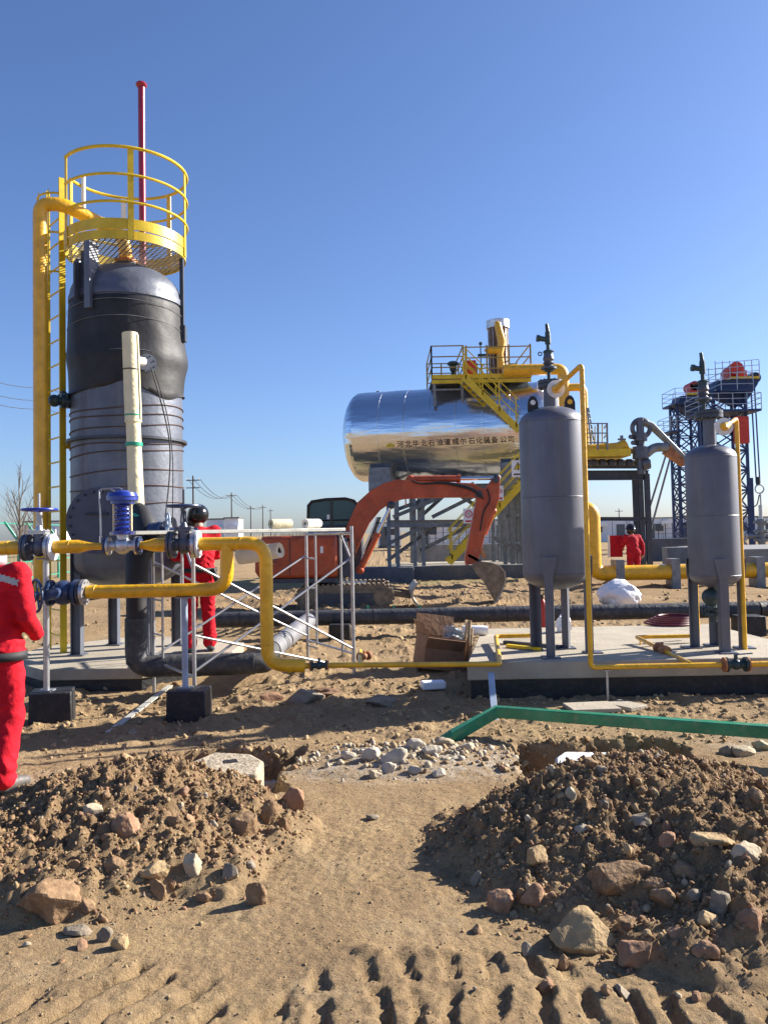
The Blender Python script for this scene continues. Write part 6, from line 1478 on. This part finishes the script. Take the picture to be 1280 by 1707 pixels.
# px, py(centre of the base-ish), width px, height px, material, shape (depth ratio), label
ROCKS = [
 (84, 1505, 128, 62, 'rockbrown', 1.0, 'largest brown boulder at the lower left foot of the left heap'),
 (425, 1500, 36, 52, 'rockbrown', .8, 'upright brown stone standing alone right of the left heap'),
 (970, 1570, 112, 66, 'rocktan', .9, 'big rounded yellowish boulder in front of the right heap'),
 (1030, 1470, 118, 46, 'rockbrown', .9, 'broad brown boulder half buried in the middle of the right heap'),
 (838, 1512, 52, 50, 'rockpink', .8, 'reddish angular stone at the left foot of the right heap'),
 (892, 1502, 44, 38, 'rockpink', .8, 'reddish stone with a sloping face right of the angular one'),
 (897, 1432, 46, 42, 'rocktan', .9, 'yellowish round cobble on the shaded flank of the right heap'),
 (1062, 1600, 62, 46, 'rockpink', .9, 'reddish brown cobble in front of the right heap, right of the boulder'),
 (1110, 1505, 46, 34, 'rockbrown', .9, 'brown cobble in the middle right of the right heap'),
 (1178, 1592, 44, 36, 'rockpink', .8, 'small tilted reddish stone at the lower right'),
 (1202, 1515, 38, 46, 'rockgrey', .9, 'grey egg-shaped cobble on the right slope'),
 (1252, 1545, 54, 42, 'rockpink', .9, 'reddish slab-like stone near the right edge'),
 (1180, 1540, 36, 30, 'rocktan', .9, 'tan pebble-shaped cobble left of the reddish slab'),
 (1090, 1482, 36, 30, 'rockbrown', .9, 'dark brown stone above the brown cobble'),
 (1140, 1460, 50, 40, 'rockbrown', .9, 'brown faceted stone high on the right slope'),
 (1115, 1408, 34, 30, 'rockpink', .8, 'reddish pointed stone on the right slope'),
 (973, 1386, 26, 20, 'rockpale', .9, 'pale chip below the crest of the right heap'),
 (1072, 1375, 38, 26, 'rockgrey', .9, 'grey cobble on the sunny upper right heap'),
 (1010, 1350, 30, 26, 'rockbrown', .9, 'small brown stone near the right crest'),
 (938, 1325, 24, 18, 'rockpink', .9, 'round reddish pebble near the top left of the right heap'),
 (1045, 1548, 34, 30, 'rockbrown', .9, 'brown stone beside the big yellowish boulder'),
 (905, 1625, 0, 0, '', 0, ''),
 (876, 1592, 22, 26, 'rockgrey', .7, 'thin grey shard standing left of the yellowish boulder'),
 (940, 1612, 22, 30, 'rockbrown', .7, 'narrow brown stone below the yellowish boulder'),
 (910, 1652, 32, 28, 'rockpink', .9, 'small pinkish stone in the crawler marks at the bottom'),
 (1010, 1655, 22, 18, 'rockbrown', .9, 'little brown stone right of the pinkish one'),
 (780, 1352, 34, 18, 'rockbrown', .9, 'dark brown stone at the left toe of the right heap'),
 (795, 1472, 22, 26, 'rockgrey', .8, 'small grey stone in the shadow left of the reddish ones'),
 (1190, 1405, 66, 26, 'rocktan', .9, 'long flat tan slab on the far right slope'),
 (1250, 1432, 52, 40, 'rockpale', .8, 'pale slanted slab at the right edge'),
 (1160, 1500, 26, 22, 'rockgrey', .9, 'small grey cobble left of the egg-shaped one'),
 (1130, 1560, 30, 20, 'rockpink', .9, 'little reddish stone between the cobbles at lower right'),
 (210, 1385, 48, 42, 'rockpink', .9, 'reddish tan block in the upper middle of the left heap'),
 (152, 1355, 40, 28, 'rockpale', .8, 'pale wedge-shaped stone high on the left heap'),
 (319, 1450, 38, 42, 'rockpale', .8, 'pale upright stone low on the left heap'),
 (258, 1458, 52, 32, 'rocktan', .9, 'tan rounded stone low in the middle of the left heap'),
 (383, 1460, 36, 28, 'rockgrey', .8, 'grey flat-topped stone at the right foot of the left heap'),
 (404, 1385, 50, 46, 'rockbrown', .9, 'brown squarish stone on the right flank of the left heap'),
 (446, 1365, 34, 52, 'rockbrown', .8, 'tall brown slab leaning on the right of the left heap'),
 (484, 1342, 42, 44, 'rockpink', .8, 'pointed pinkish stone behind the leaning slab'),
 (455, 1318, 40, 28, 'rockwhite', .8, 'whitish rounded stone beside the hexagonal block'),
 (470, 1378, 26, 22, 'rockbrown', .9, 'small brown stone at the end of the left heap'),
 (190, 1447, 36, 32, 'rockbrown', .9, 'brown stone in the lower left heap above the boulder'),
 (262, 1488, 30, 34, 'rockbrown', .9, 'brown stone under the tan rounded one'),
 (142, 1515, 34, 22, 'rockbrown', .9, 'small brown stone at the right tip of the boulder'),
 (340, 1500, 30, 20, 'rockbrown', .9, 'small brown stone along the lower edge of the left heap'),
 (200, 1578, 34, 34, 'rocktan', .8, 'little tan stone on the bare ground below the left heap'),
 (174, 1564, 26, 26, 'rockgrey', .8, 'little pale grey stone beside the tan one below the left heap'),
 (130, 1556, 46, 20, 'rockgrey', .8, 'flat grey stone on the ground below the boulder'),
 (355, 1382, 24, 18, 'rockpale', .9, 'small pale chip on the right flank of the left heap'),
 (288, 1372, 26, 22, 'rockbrown', .9, 'small brown stone in the centre of the left heap'),
 (205, 1268, 44, 16, 'rocktan', .9, 'flat tan stone on the crest of the left heap'),
 (620, 1365, 24, 12, 'rockgrey', .9, 'lone small grey stone on the bare ground between the heaps'),
 (660, 1265, 48, 26, 'rockwhite', .9, 'largest rounded pale stone in the lime-dusted row'),
 (620, 1262, 34, 22, 'rockwhite', .9, 'pale stone left of the largest in the lime-dusted row'),
 (690, 1246, 36, 20, 'rockwhite', .9, 'pale stone behind the largest in the lime-dusted row'),
 (720, 1255, 34, 20, 'rockwhite', .9, 'pale stone right of the largest in the lime-dusted row'),
 (738, 1242, 36, 18, 'rockpale', .9, 'tan stone just left of the green beam end'),
 (580, 1262, 26, 18, 'rockwhite', .9, 'small whitish stone toward the left of the lime-dusted row'),
 (648, 1284, 26, 18, 'rockwhite', .9, 'white powdered stone at the front of the row'),
 (693, 1286, 24, 16, 'rockwhite', .9, 'white powdered stone right of the front one'),
 (625, 1292, 26, 14, 'rockpale', .9, 'flat pale stone at the front left of the row'),
 (730, 1292, 28, 14, 'rockwhite', .9, 'flat white stone at the front right of the row'),
 (778, 1248, 30, 16, 'rockpale', .9, 'pale stone right of the green beam end'),
 (1240, 1256, 42, 22, 'rockpale', .9, 'smooth pale stone below the beam at the right edge'),
 (1210, 1254, 24, 18, 'rockgrey', .9, 'small grey stone left of the smooth pale one'),
 (1270, 1246, 34, 22, 'rockpale', .9, 'angular pale stone in the right corner by the beam'),
 (220, 1225, 26, 14, 'rockgrey', .9, 'grey stone on the ground right of the left worker'),
 (640, 1172, 60, 18, 'rockgrey', .9, 'flat shaded stone on the ground left of the white foam block'),
 (505, 1168, 66, 28, 'rockgrey', .9, 'wide dark stone in the shade below the thin yellow line'),
 (450, 1165, 40, 22, 'rockpink', .9, 'reddish stone just left of the wide dark one'),
]
for i, (px, py, w, h, m_, dr, lb) in enumerate(ROCKS):
    if not w: continue
    p = hit(px, py+h*.15); s_ = p.y/F; W2, H2 = w*s_/2*1.12, h*s_/2*1.25
    c, f = rock_mesh(100+i, 4, 13, (W2, W2*dr*.8, H2), .54); rg = random.Random(i)
    a = rg.uniform(-.3, .3); co_, si_ = math.cos(a), math.sin(a)
    c = np.stack([c[:, 0]*co_-c[:, 1]*si_, c[:, 0]*si_+c[:, 1]*co_, c[:, 2]], -1)
    me_ = rock_obj(c, f, 'rock', m_); o = bpy.data.objects.new('rock', me_); S.collection.objects.link(o)
    o.location = (p.x, p.y+W2*.2, p.z+H2*.30); tag(o, lb, 'rock')
# countable smaller stones, then the rubble nobody could count
protos = [rock_obj(*rock_mesh(500+k, 2, 8, (1, .85, .7)), 'stone', ['rockbrown', 'rockbrown', 'rocktan', 'rockpink', 'rockgrey', 'rockpale', 'rockbrown', 'earthclod' if 'earthclod' in M else 'rockbrown'][k]) for k in range(8)]
rg = random.Random(99)
COLW = ['brown', 'dark brown', 'tan', 'reddish', 'grey', 'pale', 'brown', 'brown']
def scatter(n, fn, lo, hi, lab, grp, c0=(0, 0)):
    k = 0
    while k < n:
        x, y = fn()
        r_ = lo*(hi/lo)**(rg.random()**1.6); pi = rg.randrange(8); o = bpy.data.objects.new('stone', protos[pi]); S.collection.objects.link(o)
        o.scale = (r_, r_, r_); o.rotation_euler = (rg.uniform(0, 6), rg.uniform(0, 6), rg.uniform(0, 6)); o.location = (x, y, h1(x, y)+r_*.05); 
        side = 'left' if x < c0[0]-.35 else 'right' if x > c0[0]+.35 else 'middle'; fb_ = 'front foot' if y < c0[1]-.35 else 'far side' if y > c0[1]+.25 else 'upper part'
        tag(o, 'small %s stone, %s %s of the %s' % (COLW[pi], side, fb_, lab), 'stone', grp); k += 1
def gel(cx, cy, rx, ry):
    def f():
        a = rg.random()*2*PI; r_ = rg.random()**.5; return cx+rx*r_*math.cos(a), cy+ry*r_*math.sin(a)
    return f
scatter(95, gel(-1.45, 4.0, 1.0, .95), .014, .042, 'left soil heap', 'small stones on the left soil heap', (-1.45, 4.2))
scatter(160, gel(1.35, 3.75, 1.25, 1.05), .014, .045, 'right soil heap', 'small stones on the right soil heap', (1.3, 4.1))
scatter(42, gel(.2, 5.7, 1.0, .4), .018, .04, 'stony strip between the two pits', 'small stones between the pits', (.2, 5.7))
def rubble(name, label, n, fn, lo, hi, m_, lift=.1, sub=1):
    base = [rock_mesh(900+k, sub, 11 if sub > 1 else 9, (1, .8, .62), .36) for k in range(14)]; vs = []; fs = []; off = 0
    pts = np.array([fn() for _ in range(n)]); zz = H(pts[:, 0], pts[:, 1])
    for i in range(n):
        c, f = base[i % 14]; q = RNG.normal(size=4); q /= np.linalg.norm(q); w, x, y, z = q
        Rm = np.array([[1-2*(y*y+z*z), 2*(x*y-z*w), 2*(x*z+y*w)], [2*(x*y+z*w), 1-2*(x*x+z*z), 2*(y*z-x*w)], [2*(x*z-y*w), 2*(y*z+x*w), 1-2*(x*x+y*y)]])
        r_ = lo*(hi/lo)**(RNG.random()**2.2); vs.append(c@Rm.T*r_+np.array([pts[i, 0], pts[i, 1], zz[i]+r_*lift])); fs.append(np.array(f)+off); off += len(c)
    v = np.concatenate(vs); f = np.concatenate(fs); me_ = bpy.data.meshes.new(name); me_.vertices.add(len(v)); me_.vertices.foreach_set('co', v.astype(np.float32).ravel())
    me_.loops.add(f.size); me_.loops.foreach_set('vertex_index', f.astype(np.int32).ravel()); me_.polygons.add(len(f)); me_.polygons.foreach_set('loop_start', (np.arange(len(f))*3).astype(np.int32)); me_.polygons.foreach_set('loop_total', np.full(len(f), 3, np.int32)); me_.update()
    if isinstance(m_, str): m_ = [m_]
    for mm in m_: me_.materials.append(M[mm])
    mi = np.repeat(RNG.integers(0, len(m_), n), len(base[0][1])).astype(np.int32); me_.polygons.foreach_set('material_index', mi[:len(f)])
    o = bpy.data.objects.new(name, me_); S.collection.objects.link(o); o['kind'] = 'stuff'; o['label'] = label; o['category'] = 'rubble'
M['clod'] = mat('soil_clod', (.25, .158, .08), .95, var=.25, scale=14, bump=.6, bscale=60, spec=.1, dirt=.5, dirtcol=(.36, .26, .165))
M['clodtan'] = mat('dry_soil_clod', (.35, .255, .145), .95, var=.2, scale=14, bump=.6, bscale=60, spec=.1)
def heap(px_, py_, ex_, fr=1.0):
    def f():
        while True:
            a = RNG.random()*2*PI; r_ = RNG.random()**.5*fr; dx = r_*math.cos(a); dy = r_*math.sin(a)
            x, y = px_+dx*(ex_[0] if dx < 0 else ex_[1]), py_+dy*(ex_[2] if dy < 0 else ex_[3])
            if r_ < .9 or RNG.random() < .4: return x, y
    return f
def rim(x0, x1, y0, y1):
    def f():
        k = RNG.integers(4); u = RNG.random(); n_ = RNG.normal()*.07
        return (x0+(x1-x0)*u, y1+n_) if k < 2 else (x0+n_, y0+(y1-y0)*u) if k == 2 else (x1+n_, y0+(y1-y0)*u)
    return f
def ring_gel(cx, cy, rx, ry, sp):
    def f():
        a = RNG.random()*2*PI; r_ = abs(RNG.normal())*sp; return cx+rx*r_*math.cos(a), cy+ry*r_*math.sin(a)
    return f
rubble('soil_rubble', 'loose crumbs of soil covering the left heap', 15000, heap(-1.47, 4.40, (1.02, 1.02, 1.02, .75), 1.05), .003, .020, ['clod', 'clodtan', 'clod', 'rockbrown', 'rockpink'])
rubble('soil_rubble', 'loose crumbs of soil covering the right heap', 21000, heap(1.34, 4.20, (1.15, 1.25, 1.36, .78), 1.05), .003, .020, ['clod', 'clodtan', 'clod', 'rockbrown', 'rockpink'])
rubble('soil_rubble', 'broken clods half buried in the left heap', 1100, heap(-1.47, 4.40, (1.02, 1.02, 1.02, .75)), .011, .036, ['clod', 'clodtan', 'rockbrown'], -.15, 2)
rubble('soil_rubble', 'broken clods half buried in the right heap', 1500, heap(1.34, 4.20, (1.15, 1.25, 1.36, .78)), .011, .038, ['clod', 'clodtan', 'rockbrown'], -.15, 2)
rubble('gravel', 'crumbled soil along the ragged rim of the left pit', 420, rim(-1.5, -.78, 5.3, 6.05), .008, .05, ['clod', 'clodtan', 'rocktan'], 0, 2)
rubble('gravel', 'crumbled soil along the ragged rim of the right pit', 420, rim(1.0, 2.0, 5.4, 6.1), .008, .05, ['clod', 'clodtan', 'rocktan'], 0, 2)
rubble('gravel', 'loose chips and crumbs strewn over the bare foreground earth', 1100, lambda: (RNG.uniform(-2.6, 2.8), 2.4+3.6*RNG.random()), .005, .017, ['clod', 'clodtan', 'rockbrown', 'rocktan', 'rockgrey'], 0)
rubble('gravel', 'scattered gravel on the bare foreground earth', 14000, lambda: (RNG.uniform(-3.2, 3.4), 2.3+5*RNG.random()**1.1), .0018, .008, ['clodtan', 'clodtan', 'clodtan', 'rocktan'])
rubble('gravel', 'stony soil clods between the pits and the pads', 5000, lambda: (RNG.uniform(-4.2, 5.2), RNG.uniform(5.9, 8.4)), .006, .045, ['clodtan', 'clodtan', 'clodtan', 'clod', 'rocktan'])
rubble('gravel', 'broken stones along the lime-dusted strip', 1500, ring_gel(.2, 5.75, .95, .32, .62), .006, .045, ['rockwhite', 'rockpale', 'clodtan'])
rubble('gravel', 'stony soil clods behind the pads', 2600, lambda: (RNG.uniform(-7, 9), RNG.uniform(8.5, 24)), .012, .09, ['clodtan', 'clodtan', 'clod'], 0)
